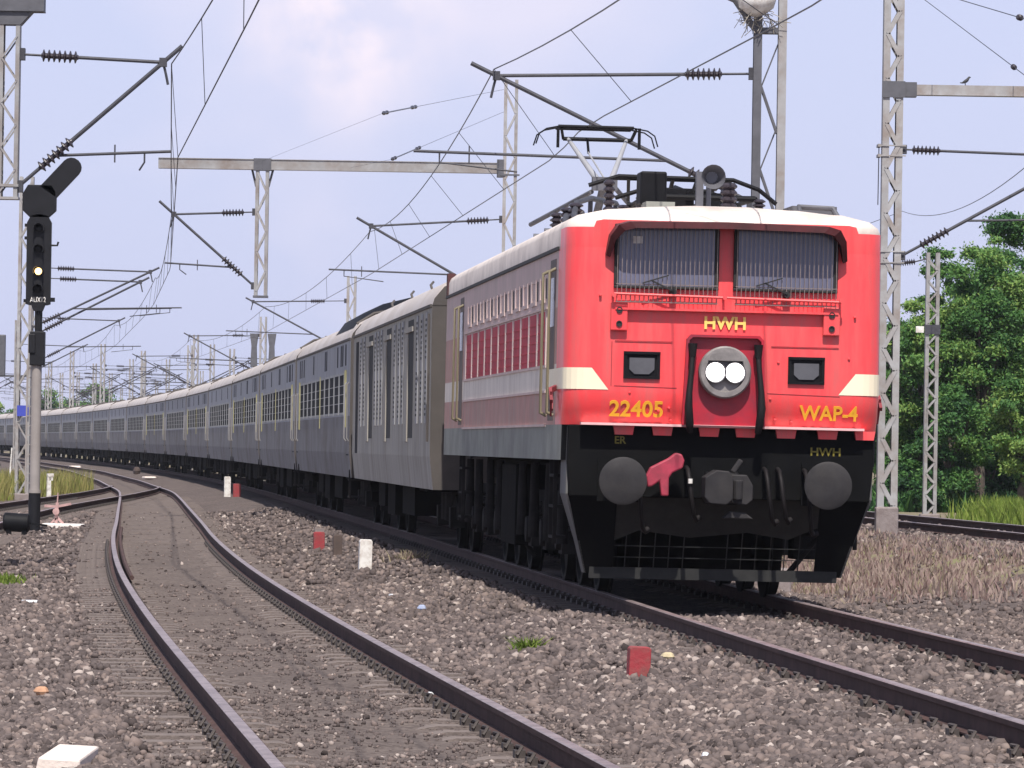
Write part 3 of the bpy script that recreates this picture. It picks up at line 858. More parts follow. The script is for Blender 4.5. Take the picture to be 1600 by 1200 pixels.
# black buffer beam and the guard below it
mb = MB()
mb.prism([(-1.47, 1.66), (1.47, 1.66), (1.475, 1.30), (1.44, .98), (-1.44, .98), (-1.475, 1.30)], 'y', .115, .20)
mb.build('buffer_beam', m_black, loco, bevel=.01)
text('ER', .10, m_yeldim, loco, (-.97, .113, 1.52), 'railway_lettering', .02)
text('HWH', .11, m_yeldim, loco, (1.01, .113, 1.45), 'base_lettering', .02, sx=1.1)
def yg(z): return .17 + .5 * max(0, .985 - z)
for s in (-1, 1):
    # wing plates that slope in towards the rail
    mb = MB()
    a = [(s * 1.47, 1.64), (s * 1.475, 1.0), (s * 1.33, .55), (s * 1.25, .24)]
    rr = [[(x, yg(z), z), (x - s * .02, yg(z), z), (x - s * .02, .80, z), (x, .80, z)] for x, z in a]
    mb.loft(rr, True, True, 0)
    mb.build('wing_plate', MAT('dusty_grey_plate', (.12, .12, .12), .7, .2, 4, dirt=(.04, .038, .036), dirt_amt=.7, dirt_scale=2), loco)
    mb = MB()
    pq = [(s * 1.445, .985), (s * .98, .985), (s * .98, .24), (s * 1.24, .24), (s * 1.33, .55)]
    mb.loft([[(x, yg(z), z) for x, z in pq], [(x, yg(z) + .03, z) for x, z in pq]], True, True)
    mb.build('guard_plate', m_black, loco)
    # buffers
    mb = MB()
    c = (s * .978, .12, 1.135)
    lathe(mb, c, [(0, .15), (-.25, .15), (-.255, .125), (-.42, .115)], 24)
    mb.box((c[0], c[1] - .02, c[2]), (.40, .05, .40), 0)
    bf = mb.build('buffer', m_black, loco, smooth=35)
    q = MB(); lathe(q, c, [(-.42, .16), (-.45, .225), (-.475, .228), (-.488, .20), (-.495, .08), (-.496, .01)], 36); q.build('buffer_head', m_buffer, bf, smooth=40)
# cow catcher: bottom beam and open lattice
mb = MB()
mb.box2((-1.20, yg(.24) - .03, .19), (1.20, yg(.24) + .03, .30))
pq = [(-.975, .985), (.975, .985), (.975, .72), (.70, .60), (.30, .66), (-.25, .60), (-.75, .66), (-.975, .56)]
mb.loft([[(x, yg(z) + .005, z) for x, z in pq], [(x, yg(z) + .02, z) for x, z in pq]], True, True)
for x in (-.86, -.72, -.58, -.44, -.30, .12, .26, .40, .54, .68, .82): mb.bar((x, yg(.30) + .012, .30), (x, yg(.66) + .012, .66), .010, .010)
for z in (.40, .51): mb.bar((-.97, yg(z) + .006, z), (.97, yg(z) + .006, z), .008, .008)
mb.build('cow_catcher', MAT('guard_iron', (.010, .010, .010), .7, .3, 8, dirt=(.03, .028, .026), dirt_amt=.4, dirt_scale=9), loco)
# coupler
mb = MB()
mb.box2((-.16, -.10, .93), (.16, .12, 1.24))
mb.build('drawgear', m_blackmetal, loco, bevel=.02)
mb = MB()
mb.prism([(-.21, 1.19), (-.10, 1.26), (.02, 1.25), (.06, 1.18), (.06, .98), (.0, .93), (-.16, .94), (-.21, 1.0)], 'y', -.46, -.12)
mb.prism([(.05, 1.22), (.20, 1.22), (.26, 1.12), (.26, .98), (.20, .93), (.05, .95)], 'y', -.36, -.10)
mb.cyl((.115, -.37, .98), (.115, -.37, 1.17), .045, .05, 12)
mb.prism([(-.02, .80), (.28, .80), (.20, .86), (.05, .87)], 'y', -.30, -.15)
mb.bar((.08, -.2, 1.24), (.16, -.2, 1.36), .05, .05)
mb.build('coupler', m_buffer, loco, bevel=.012)
mb = MB()
mb.prism([(-.74, 1.19), (-.70, 1.27), (-.53, 1.36), (-.46, 1.415), (-.40, 1.40), (-.375, 1.34), (-.39, 1.27), (-.49, 1.22), (-.52, 1.17), (-.52, 1.00), (-.59, 1.00), (-.61, 1.14), (-.68, 1.09), (-.72, 1.08)], 'y', -.16, -.06)
mb.build('transition_coupling', m_redhook, loco, bevel=.015)
# air hoses
for x, zb in ((-.33, .82), (.42, .80), (.55, .82), (-.82, .70), (.80, .70)):
    mb = MB()
    mb.tube([(x, .12, 1.28), (x, -.04, 1.26), (x + .01, -.12, 1.16), (x + .03, -.14, 1.0), (x + .06, -.10, zb), (x + .09, -.02, zb - .04)], .022, 8)
    mb.cyl((x + .09, -.02, zb - .04), (x + .13, .0, zb - .02), .035, .03, 8)
    mb.build('air_hose', m_hose, loco, smooth=50)
q = MB(); q.cyl((-.315, -.15, 1.17), (-.315, -.15, 1.125), .022, None, 8); q.build('hose_valve', m_white, loco)

# left and right flank details
for s in (-1, 1):
    X0 = s * (HW + .012)
    npan, y0, y1 = 11, 2.15, 13.9
    for i in range(npan):
        a = y0 + (y1 - y0) * i / npan; b = a + (y1 - y0) / npan
        mb = MB(); mb.box2((s * (HW - .01), a + .10, 2.26), (s * (HW + .006), b - .10, 2.79))
        for k in range(5):
            z = 2.31 + .09 * k
            mb.box2((s * (HW + .004), a + .12, z), (s * (HW + .014), b - .12, z + .012))
        mb.build('filter_panel', m_redpanel, loco)
        mb = MB()
        ya, yb = a + .22, b - .22
        mb.box2((s * HW, ya, 2.88), (s * (HW + .016), ya + .09, 3.14)); mb.box2((s * HW, yb - .09, 2.88), (s * (HW + .016), yb, 3.14))
        mb.box2((s * HW, ya + .09, 2.88), (s * (HW + .016), yb - .09, 2.92)); mb.box2((s * HW, ya + .09, 3.11), (s * (HW + .012), yb - .09, 3.14))
        mb.box2((s * (HW - .01), ya - .14, 2.92), (s * (HW + .004), ya, 3.12), 1); mb.box2((s * (HW - .01), ya + .09, 2.92), (s * (HW + .004), yb - .09, 3.11), 0)
        mb.build('vent_hatch', [m_mauve, MAT('vent_dark', (.07, .06, .065), .7, .2) if i == 0 else bpy.data.materials['vent_dark']], loco)
    for i in range(npan + 1):
        mb = MB()
        y = y0 + (y1 - y0) * i / npan
        mb.box2((s * HW, y - .05, 2.255), (s * (HW + .015), y + .05, 2.80))
        mb.build('pillar_trim', m_mauve, loco)
    for z in (2.24, 2.82, 1.99, 1.655):
        mb = MB(); mb.box2((s * HW, 2.05, z - .012), (s * (HW + .016), 14.3, z + .012)); mb.build('side_moulding', m_mauve, loco)
    for yd in (1.2, 14.55):
        mb = MB(); mb.box2((s * (HW - .03), yd, 1.70), (s * (HW + .004), yd + .62, 3.28), 0)
        mb.box2((s * HW, yd + .1, 2.62), (s * (HW + .010), yd + .52, 3.1), 1)
        d_ = mb.build('cab_door', [MAT('door_brown_paint', (.09, .06, .05), .6, .2) if (s < 0 and yd < 2) else bpy.data.materials['door_brown_paint'], m_glass], loco)  # dark brown is the door's own paint
        for yy in (yd - .07, yd + .69):
            q = MB(); q.tube([(s * (HW + .01), yy, 1.75), (s * (HW + .07), yy, 1.78), (s * (HW + .07), yy, 3.15), (s * (HW + .01), yy, 3.18)], .017, 8)
            q.build('grab_rail', MAT('brassy_rail', (.20, .17, .11), .6, .1) if 'brassy_rail' not in bpy.data.materials else bpy.data.materials['brassy_rail'], loco, smooth=50)
        q = MB()
        for z in (.55, .85, 1.15): q.box2((s * 1.50, yd + .08, z), (s * 1.36, yd + .54, z + .03))
        q.box2((s * 1.50, yd + .05, .5), (s * 1.46, yd + .08, 1.33)); q.box2((s * 1.50, yd + .54, .5), (s * 1.46, yd + .57, 1.33))
        q.build('cab_steps', m_undergrey, loco)
    mb = MB()
    mb.bar((s * 1.53, .85, 2.02), (s * 1.60, .72, 1.99), .03, .05); mb.bar((s * 1.60, .72, 2.0), (s * 1.60, .55, 1.88), .03, .04)
    mb.bar((s * 1.56, .9, 2.0), (s * 1.58, .7, 1.80), .02, .03); mb.bar((s * 1.60, .6, 1.98), (s * 1.59, .7, 1.74), .02, .02)
    mb.build('token_bracket', MAT('dull_red_iron', (.22, .035, .045), .7, .2) if s < 0 else bpy.data.materials['dull_red_iron'], loco)
# rear left corner: red handrail column
mb = MB(); mb.box2((-1.54, LL - .25, 3.38), (-1.44, LL - .02, 3.68)); mb.build('corner_pipe', MAT('old_red', (.07, .022, .024), .8, .2), loco)

# bogies
for y0 in (1.9, 10.3):
    bg_ = MB()
    for s in (-1, 1):
        x = s * 1.12
        bg_.prism([(y0, .92), (y0 + .5, .98), (y0 + 5.2, .98), (y0 + 5.7, .92), (y0 + 5.7, .72), (y0 + 5.1, .66), (y0 + .6, .66), (y0, .72)], 'x', x - .07, x + .07)
    bo = bg_.build('bogie', m_under, loco)
    for k in range(3):
        q = MB(); q.box2((-.66, y0 + .55 + 1.9 * k, .17), (.66, y0 + 1.45 + 1.9 * k, .95)); q.build('traction_motor', m_under, bo, bevel=.05)
        yw = y0 + .95 + 1.9 * k
        add_wheelset(bo, yw, .546, m_wheel)
        for s in (-1, 1):
            mb = MB(); mb.box((s * 1.17, yw, .55), (.22, .42, .36)); lathe(mb, (s * 1.28, yw, .55), [(0, .15), (s * .05, .14), (s * .06, .03)], 14, 'x')
            mb.build('axle_box', m_undergrey, bo)
            for dy in (-.33, .33):
                q = MB()
                for t in range(5): lathe(q, (s * 1.17, yw + dy, .60 + t * .055), [(0, .06), (.014, .095), (.03, .095), (.044, .06)], 12, 'z')
                q.build('spring', m_undergrey, bo)
    for s in (-1, 1):
        for dy in (.3, 1.9, 3.8, 5.4):
            q = MB(); q.cyl((s * 1.32, y0 + dy, 1.28), (s * 1.32, y0 + dy, .48), .045, .06, 10); q.build('damper', m_undergrey, bo)
        q = MB(); q.tube([(s * 1.2, y0 + .15, 1.2), (s * 1.22, y0 + .15, .6), (s * .9, y0 + .25, .18)], .03, 8); q.build('sand_pipe', m_undergrey, bo)
mb = MB()
for s in (-1, 1): mb.box2((s * .55, 7.9, .35), (s * 1.35, 10.0, 1.25))
mb.box2((-1.0, 1.2, 1.05), (1.0, 17.2, 1.31))
mb.build('underframe', m_under, loco, bevel=.02)

# roof equipment
def insul(mb, c, h, r=.07, n=5, mi=0):
    for t in range(n): lathe(mb, (c[0], c[1], c[2] + h * t / n), [(0, r * .55), (h / n * .35, r), (h / n * .6, r), (h / n, r * .55)], 12, 'z', mi)
mb = MB(); mb.box2((-.72, 1.2, 3.83), (-.46, 1.6, 4.16)); mb.build('roof_box', m_blackmetal, loco, bevel=.02)
mb = MB(); mb.box2((-.70, .8, 3.74), (-.42, 1.3, 3.845)); mb.build('roof_box_foot', m_solegrey, loco)
mb = MB()
mb.cyl((-.05, 1.35, 4.10), (-.05, .95, 4.10), .05, .055, 14); mb.cyl((-.05, .95, 4.10), (-.05, .80, 4.10), .055, .12, 18, cap=False); mb.box2((-.17, 1.2, 3.83), (-.10, 1.3, 4.17))
mb.cyl((-.05, 1.2, 3.83), (-.05, 1.2, 4.06), .025, None, 8)
mb.build('horn', MAT('horn_grey', (.14, .14, .16), .45, .15, metal=.3), loco, smooth=40)
# lowered front pantograph
pf = MB()
for z, w in ((4.18, 1.02), (4.06, .75)):
    pf.tube([(-w - .08, 2.6, z - .10), (-w + .22, 2.6, z), (w - .66, 2.6, z - .01), (w - .40, 2.6, z - .10), (w - .22, 2.6, z - .24)], .022, 8)
    pf.tube([(-w + .2, 3.0, z), (w - .66, 3.0, z)], .02, 8)
for x in (-.7, -.45, -.25, .0, .2, .33): pf.bar((x, 2.6, 4.17), (x * .9, 3.3, 3.98), .035, .035)
pf.box2((-.62, 2.5, 3.98), (.30, 2.56, 4.03)); pf.box2((-.35, 2.45, 3.86), (-.05, 2.6, 4.06)); pf.box2((.0, 2.45, 3.84), (.28, 2.6, 3.98))
pf.tube([(-.55, 2.3, 3.97), (.55, 2.3, 3.97)], .03, 8); pf.tube([(-.55, 4.2, 3.97), (.55, 4.2, 3.97)], .03, 8)
for s in (-1, 1): pf.tube([(s * .55, 2.3, 3.97), (s * .5, 4.2, 3.97)], .025, 8)
pf.tube([(-.1, 2.4, 4.0), (-.12, 3.6, 4.12)], .04, 8)
pfo = pf.build('lowered_pantograph', m_blackmetal, loco, smooth=40)
for x in (-.62, .62):
    for y in (2.3, 4.2):
        q = MB(); insul(q, (x * .95, y, 3.80), .17, .065, 4); q.build('insulator', m_ins, pfo)
for x in (-.95, .22, .28): 
    q = MB(); insul(q, (x if x != .28 else .27, 2.0, 3.78), .33, .06, 5); q.build('roof_insulator', m_ins, loco)
mb = MB(); mb.tube([(.82, .9, 3.74), (.82, 1.0, 3.84), (1.15, 1.0, 3.83), (1.2, .9, 3.72)], .03, 8); mb.box2((.78, 1.2, 3.72), (1.22, 1.9, 3.86))
mb.build('roof_conduit', m_galvdark, loco)
# cable run along the left roof shoulder
mb = MB()
mb.tube([(-1.30, .9, 3.60), (-1.33, 1.6, 3.72), (-1.22, 2.6, 3.90), (-.95, 4.0, 4.02), (-.45, 6.5, 4.10), (-.1, 9.5, 4.16)], .03, 8)
mb.tube([(-1.36, 1.2, 3.56), (-1.38, 2.0, 3.68), (-1.25, 3.4, 3.82), (-.9, 5.5, 3.94)], .03, 8)
for y, x, z in ((1.6, -1.33, 3.72), (2.6, -1.22, 3.90), (4.0, -.95, 4.02), (6.5, -.45, 4.10)):
    mb.cyl((x, y, z), (x, y + .02, 3.62), .025, None, 8)
mb.build('busbar', m_tube, loco, smooth=40)
for y in (2.2, 3.2, 4.4):
    q = MB(); insul(q, (-1.26, y, 3.62), .26, .075, 5); q.build('roof_insulator', m_ins, loco)
mb = MB(); mb.box2((-.9, 7.0, 3.78), (.9, 10.5, 3.95)); mb.box2((-.6, 4.6, 3.78), (.7, 6.4, 3.93)); mb.build('roof_hatch', m_solegrey, loco, bevel=.03)
# raised rear pantograph
ZC = 5.38
q = MB()
for y in (-.7, .9): q.tube([(-.7, y, 4.06), (.7, y, 4.06)], .035, 8)
for s in (-1, 1): q.tube([(s * .6, -.7, 4.06), (s * .6, .9, 4.06)], .035, 8)
for s in (-1, 1):
    for y in (-.7, .9): insul(q, (s * .55, y, 3.80), .25, .07, 5)
pr_ = q.build('raised_pantograph', m_galvdark, loco, smooth=50, loc=(0.02, 13.7, 0))
q = MB()
q.tube([(-.50, 0, ZC), (.43, 0, ZC)], .022, 8); q.tube([(-.50, .38, ZC), (.43, .38, ZC)], .022, 8)
for s in (-1, 1):
    for y in (0, .38): q.tube([(s * .465 - .035, y, ZC), (s * .62 - .02, y, ZC - .03), (s * .71 - .02, y, ZC - .09), (s * .75 - .02, y, ZC - .22)], .009, 8)
q.build('collector_head', m_blackmetal, pr_, smooth=50)
q = MB()
q.tube([(-.42, .19, ZC - .14), (.42, .19, ZC - .14)], .025, 8)
for s in (-1, 1):
    q.bar((s * .5, .0, ZC), (s * .5, .0, ZC - .26), .035, .035); q.bar((s * .42, .19, ZC - .14), (s * .46, .0, ZC - .02), .03, .03)
q.bar((-.13, .1, ZC - .14), (-.11, .1, ZC - .32), .03, .03)
q.build('head_frame', m_blackmetal, pr_)
q = MB()
for s in (-1, 1): q.tube([(s * .36, .19, ZC - .14), (s * .07, -.9, 4.66)], [.024, .04], 8)
q.tube([(-.12, .1, ZC - .3), (.0, -.8, 4.72)], .012, 6)
q.build('upper_arm', MAT('grey_tube_paint', (.36, .36, .38), .5, .1, metal=.2), pr_, smooth=50)
q = MB(); q.tube([(0, -.9, 4.66), (.02, .9, 4.08)], .05, 10); q.tube([(.12, -.8, 4.62), (.14, .8, 4.08)], .02, 8); q.box((0, -.9, 4.64), (.3, .16, .16))
q.tube([(-.14, -.75, 4.55), (-.4, .2, 4.4), (-.75, .8, 4.2)], .03, 8); q.tube([(.14, -.8, 4.6), (.35, -.3, 4.45), (.6, .6, 4.2)], .03, 8)
q.build('lower_arm', m_galvdark, pr_, smooth=50)
# ------------------------------------------------------------------ the coaches
CW = 1.62
def coach_sec(n=1.0):
    s_ = [(CW, 1.15), (CW, 3.30), (CW - .03, 3.42), (CW - .16, 3.60), (CW - .45, 3.75), (CW - .9, 3.86), (.25, 3.90)]
    return s_ + [(-x, z) for x, z in reversed(s_)]
def coach_shell(root, L, roof_mat, body_mat_, lo_mat):
    mb = MB()
    zl = [.86, 1.30, 1.95, 3.32]
    for s in (-1, 1):
        for (a, b), mi in zip(zip(zl[:-1], zl[1:]), (1, 1, 0)):
            ins = .05 if a < 1 else 0
            mb.add([(s * (CW - ins), 0, a), (s * (CW - ins), L, a), (s * CW, L, b), (s * CW, 0, b)], [(0, 1, 2, 3)], mi)
    for y in (0, L): mb.add([(-CW + .05, y, .86), (CW - .05, y, .86), (CW, y, 1.3), (CW, y, 3.32), (-CW, y, 3.32), (-CW, y, 1.3)], [(0, 1, 2, 3, 4, 5)], 2)
    mb.add([(-CW + .05, 0, .86), (CW - .05, 0, .86), (CW - .05, L, .86), (-CW + .05, L, .86)], [(0, 1, 2, 3)], 1)
    mb.build('body', [body_mat_, lo_mat, m_coach_end], root)
    sec_ = [p for p in coach_sec() if p[1] > 3.29]
    sec_ = [(-x, z) for x, z in sec_]
    mb = MB()
    st = [0, .03, .25, L - .25, L - .03, L]
    sc = [.0, .6, 1, 1, .6, 0]
    mb.loft([[(x, y, 3.30 + (z - 3.30) * (.88 + .12 * k)) for x, z in sec_] for y, k in zip(st, sc)], False, False)
    for y, k in ((0, .0), (L, .0)): mb.add([(x, y, 3.30 + (z - 3.30) * .88) for x, z in sec_], [tuple(range(len(sec_)))], 1)
    mb.build('roof', [roof_mat, m_coach_end], root, smooth=40)
    mb = MB()
    for s in (-1, 1): mb.box2((s * (CW - .005), .05, 3.29), (s * (CW + .022), L - .05, 3.33))
    mb.build('gutter', m_coach_end, root)
def coach_run(root, L, wheelbase=2.9):
    mb = MB()
    for s in (-1, 1):
        mb.box2((s * .75, 6.6, .42), (s * 1.4, 9.6, .86)); mb.box2((s * .75, 11.2, .36), (s * 1.42, 13.2, .86)); mb.box2((s * .8, 14.4, .46), (s * 1.4, 16.2, .86))
        mb.bar((s * 1.3, 4.6, .86), (s * 1.2, L - 4.6, .86), .1, .14)
    mb.build('underframe', m_under, root)
    for yc in (3.2, L - 3.2):
        mb = MB()
        for s in (-1, 1):
            x = s * 1.05
            mb.prism([(yc - 1.85, .60), (yc - 1.2, .78), (yc - .6, .62), (yc + .6, .62), (yc + 1.2, .78), (yc + 1.85, .60), (yc + 1.85, .46), (yc + .6, .40), (yc - .6, .40), (yc - 1.85, .46)], 'x', x - .08, x + .08)
            for dy in (-1.28, 1.28):
                mb.box((x + s * .06, yc + dy, .47), (.2, .3, .28), 1)
            for dy in (-.35, .35): lathe(mb, (x + s * .05, yc + dy, .42), [(0, .12), (.38, .12)], 10, 'z', 1)
        mb.box2((-1.0, yc - .2, .5), (1.0, yc + .2, .8))
        b = mb.build('bogie', [m_under, m_undergrey], root)
        for dy in (-1.28, 1.28): add_wheelset(b, yc + dy, .457, m_wheel)
def cbox(name, s, y0, y1, z0, z1, m, root, out=.012, inn=.01):
    mb = MB(); mb.box2((s * (CW - inn), y0, z0), (s * (CW + out), y1, z1))
    return mb.build(name, m, root)

ordinal = ['second', 'third', 'fourth', 'fifth', 'sixth', 'seventh', 'eighth', 'ninth', 'tenth', 'eleventh', 'twelfth', 'thirteenth', 'fourteenth', 'fifteenth', 'sixteenth', 'seventeenth', 'eighteenth', 'nineteenth']

# first vehicle: parcel van with columns of louvre slots
VL = 21.0
pos, rz = track_pose(67.3, VL)
van = empty('parcel_van', pos, rz, 'grey parcel van with columns of ventilation slots, coupled right behind the red locomotive', 'railway coach', 'coaches of the train')
coach_shell(van, VL, m_coach_roof, m_van, m_van)
coach_run(van, VL)
m_slot = MAT('slot_shadow', (.018, .018, .02), .8, .2)
m_rib = MAT('light_grey_rib', (.29, .29, .305), .55, .08, 3, dirt=(.18, .175, .165), dirt_amt=.6, dirt_scale=2, streak=True)
for s in (-1, 1):
    for yd in (3.9, 9.4, 14.6, 19.2):
        if yd > 19: 
            cbox('door', s, yd, yd + .8, 1.3, 3.2, m_cdoor, van, out=.006)
            continue
        d = cbox('door', s, yd, yd + 1.25, 1.55, 3.22, m_slot, van, out=.003, inn=.05)  # flush dark panel painted as the shade inside the open doorway
        q = MB(); q.box2((s * (CW + .002), yd + 1.1, 1.5), (s * (CW + .02), yd + 1.95, 2.98)); q.build('door_leaf', m_van, d)
        q = MB(); q.box2((s * (CW + .0), yd - .1, 3.05), (s * (CW + .03), yd + 1.8, 3.12)); q.build('door_track', m_van, d)
    for yc_ in (.9, 1.9, 2.9, 6.3, 7.2, 8.3, 11.9, 12.8, 13.7, 17.1, 18.2):
        mb = MB(); mb.box2((s * (CW - .005), yc_ - .16, 1.75), (s * (CW + .016), yc_ + .16, 3.24))
        p_ = mb.build('louvre_panel', m_rib, van)
        q = MB()
        for (za, zb) in ((2.62, 3.16), (1.85, 2.45)):
            z = za
            while z < zb:
                q.box2((s * (CW + .010), yc_ - .09, z), (s * (CW + .022), yc_ + .09, z + .035)); z += .072
        q.build('louvre_slots', m_slot, p_)
for y in (5.2, 9.8, 15.0):
    q = MB(); q.tube([(-1.28, y, 3.66), (-1.3, y + .1, 3.75), (-1.25, y + .35, 3.80)], .02, 6); q.build('roof_vent', m_coach_end, van)
q = MB()
q.box2((-1.1, -.30, 1.25), (-.75, 0, 3.2)); q.box2((.75, -.30, 1.25), (1.1, 0, 3.2)); q.box2((-1.1, -.30, 3.2), (1.1, 0, 3.45))
q.build('gangway', m_rubber, van)
q = MB()
for s in (-1, 1): q.tube([(s * 1.66, -.02, 1.5), (s * 1.66, -.06, 2.4), (s * 1.66, -.02, 3.2)], .02, 6); lathe(q, (s * .98, 0, 1.1), [(0, .12), (-.4, .12), (-.42, .22), (-.45, .22)], 16)
q.build('end_fittings', m_coach_end, van)

# passenger coaches
CL = 23.4
def make_coach(yellow):
    root = empty('coach', (0, 0, 0), 0)
    coach_shell(root, CL, m_coach_roof, m_coach, m_coach_lo)
    coach_run(root, CL)
    for s in (-1, 1):
        for y in (.35, CL - 1.15):
            d = cbox('door', s, y, y + .8, 1.25, 3.1, m_cdoor, root, out=-.003, inn=.05)
            for yy in (y - .07, y + .87):
                q = MB(); q.tube([(s * (CW + .0), yy, 1.5), (s * (CW + .035), yy, 1.55), (s * (CW + .035), yy, 2.5), (s * CW, yy, 2.55)], .013, 6)
                q.build('grab_rail', m_coach_lo, d)
            q = MB(); q.box2((s * 1.35, y, .5), (s * 1.58, y + .8, .53)); q.box2((s * 1.35, y, .8), (s * 1.58, y + .8, .83)); q.box2((s * 1.56, y, .5), (s * 1.6, y + .04, 1.0)); q.build('step', m_undergrey, d)
        nw = 10
        for i in range(nw):
            y = 2.15 + i * 1.93
            f = MB()
            f.box2((s * (CW - .005), y, 1.98), (s * (CW + .007), y + .07, 2.74)); f.box2((s * (CW - .005), y + 1.53, 1.98), (s * (CW + .007), y + 1.60, 2.74))
            f.box2((s * (CW - .005), y + .07, 1.98), (s * (CW + .007), y + 1.53, 2.02)); f.box2((s * (CW - .005), y + .07, 2.70), (s * (CW + .007), y + 1.53, 2.74))
            w = f.build('window', m_cframe, root)
            q = MB(); q.box2((s * (CW - .01), y + .07, 2.02), (s * (CW + .004), y + 1.53, 2.70)); q.build('pane', m_cwin, w)
            q = MB()
            for k in range(3): q.box2((s * (CW + .003), y + .07, 2.18 + .16 * k), (s * (CW + .006), y + 1.53, 2.192 + .16 * k))
            q.build('window_bars', m_cframe, w)
        if yellow:
            for y in (1.35, 1.75, 11.6, CL - 1.75, CL - 2.1): cbox('yellow_stripe', s, y, y + .2, 1.75, 2.78, m_ystripe, root, out=.010)
        for y in ((1.5, 2.6, 3.2, 4.5, 8.9, 9.5, 14.6, 19.3, 20.4, 21.3) if yellow else (3.3, 8.9, 14.6, 19.3)):
            cbox('louvre', s, y, y + .34, 2.86, 3.24, m_cdoor, root, out=.004)
    for y in (4.5, 11.5, 18.5):
        q = MB()
        lathe(q, (-.6, y, 3.84), [(0, .16), (.07, .18), (.12, .16), (.13, .02)], 14, 'z'); lathe(q, (.6, y, 3.84), [(0, .16), (.07, .18), (.12, .16), (.13, .02)], 14, 'z')
        q.build('roof_vent', m_coach_end, root, smooth=40)
    q = MB()
    q.tube([(-CW + .12, .3, 3.58), (-1.2, .32, 3.77), (-.7, .34, 3.87), (.7, .34, 3.87), (1.2, .32, 3.77), (CW - .12, .3, 3.58)], .03, 6)
    q.build('roof_rib', m_coach_end, root)
    q = MB()
    q.box2((-.95, -.38, 1.25), (-.65, 0, 3.2)); q.box2((.65, -.38, 1.25), (.95, 0, 3.2)); q.box2((-.95, -.38, 3.2), (.95, 0, 3.5))
    q.build('gangway', m_rubber, root)
    return root
protos = [make_coach(True), make_coach(False)]
q = MB()    # the dark hump of the air conditioner on the coach next to the van
sec_ = [(-1.52, 3.50), (-1.36, 3.68), (-1.0, 3.84), (-.5, 3.94), (.5, 3.94), (1.0, 3.84), (1.36, 3.68), (1.52, 3.50)]
q.loft([[(x * k, y, 3.4 + (z - 3.4) * (1.0 + h)) for x, z in sec_] for y, k, h in ((.8, .98, .0), (1.2, 1, .28), (7.5, 1, .28), (9.5, .98, .0))], False, False)
front_start = 89.25
used = set()
D = front_start
# arc-length positions
for i in range(17):
    pos, rz = track_pose(D, CL)
    pr = protos[0 if i in (0, 1, 2, 4, 6) else 1]
    if pr.name in used: o = copy_tree(pr)
    else: o = pr; used.add(pr.name)
    o.location = pos; o.rotation_euler = (0, 0, rz)
    what = {0: 'grey coach with a dark raised roof strip, next behind the parcel van',
            16: 'last grey coach in view, smallest and farthest at the left edge'}.get(i)
    if what is None:
        what = 'grey coach with %s, %s vehicle behind the red locomotive' % ('yellow stripes beside its end doors' if i in (1, 2, 4, 6) else 'barred dark windows', ordinal[i])
    tag(o, what, 'railway coach', 'coaches of the train')
    if i == 0: first_coach = o
    D += (CL + .75) * math.cos(rz)

roof_unit = q.build('roof_unit', m_blackmetal, first_coach, smooth=30)

# ------------------------------------------------------------------ overhead line masts
def insulator_between(mb, a, b, r=.075, n=7):
    a, b = Vector(a), Vector(b); d = (b - a); L = d.length; d.normalize()
    up = Vector((0, 0, 1)) if abs(d.z) < .9 else Vector((1, 0, 0))
    x = d.cross(up).normalized(); y = d.cross(x)
    rings = []
    def ring(t, rr): rings.append([a + d * t + (x * math.cos(2 * math.pi * k / 12) + y * math.sin(2 * math.pi * k / 12)) * rr for k in range(12)])
    ring(0, r * .35)
    for i in range(n):
        t = L * (i + .15) / n
        ring(t, r * .42); ring(t + L / n * .2, r); ring(t + L / n * .38, r * .95); ring(t + L / n * .6, r * .42)
    ring(L, r * .35)
    mb.loft(rings, True, True)
def lattice(parent, c, z0, z1, w, d, mat, leg=.07, pitch=.55, legs='leg', lace='lacing', thin=.045):
    """two channel legs a distance w apart in x, with zigzag lacing on both faces; c = (x,y) local"""
    for s in (-1, 1):
        mb = MB()
        x = c[0] + s * (w / 2 - leg / 2)
        mb.box2((x - leg / 2, c[1] - d / 2, z0), (x + leg / 2, c[1] - d / 2 + .016, z1)); mb.box2((x - leg / 2, c[1] + d / 2 - .016, z0), (x + leg / 2, c[1] + d / 2, z1))
        mb.box2((x + s * leg / 2 - .008 * s, c[1] - d / 2 + .016, z0), (x + s * leg / 2, c[1] + d / 2 - .016, z1))
        mb.build(legs, mat, parent)
    for y in (c[1] - d / 2 - .006, c[1] + d / 2 + .006):
        mb = MB()
        z, k = z0 + .1, 1
        while z + pitch < z1:
            a = (c[0] - k * (w / 2 - leg * .6), y, z); b = (c[0] + k * (w / 2 - leg * .6), y, z + pitch)
            mb.bar(a, b, .010, thin, 0)
            z += pitch; k = -k
        mb.build(lace, mat, parent)
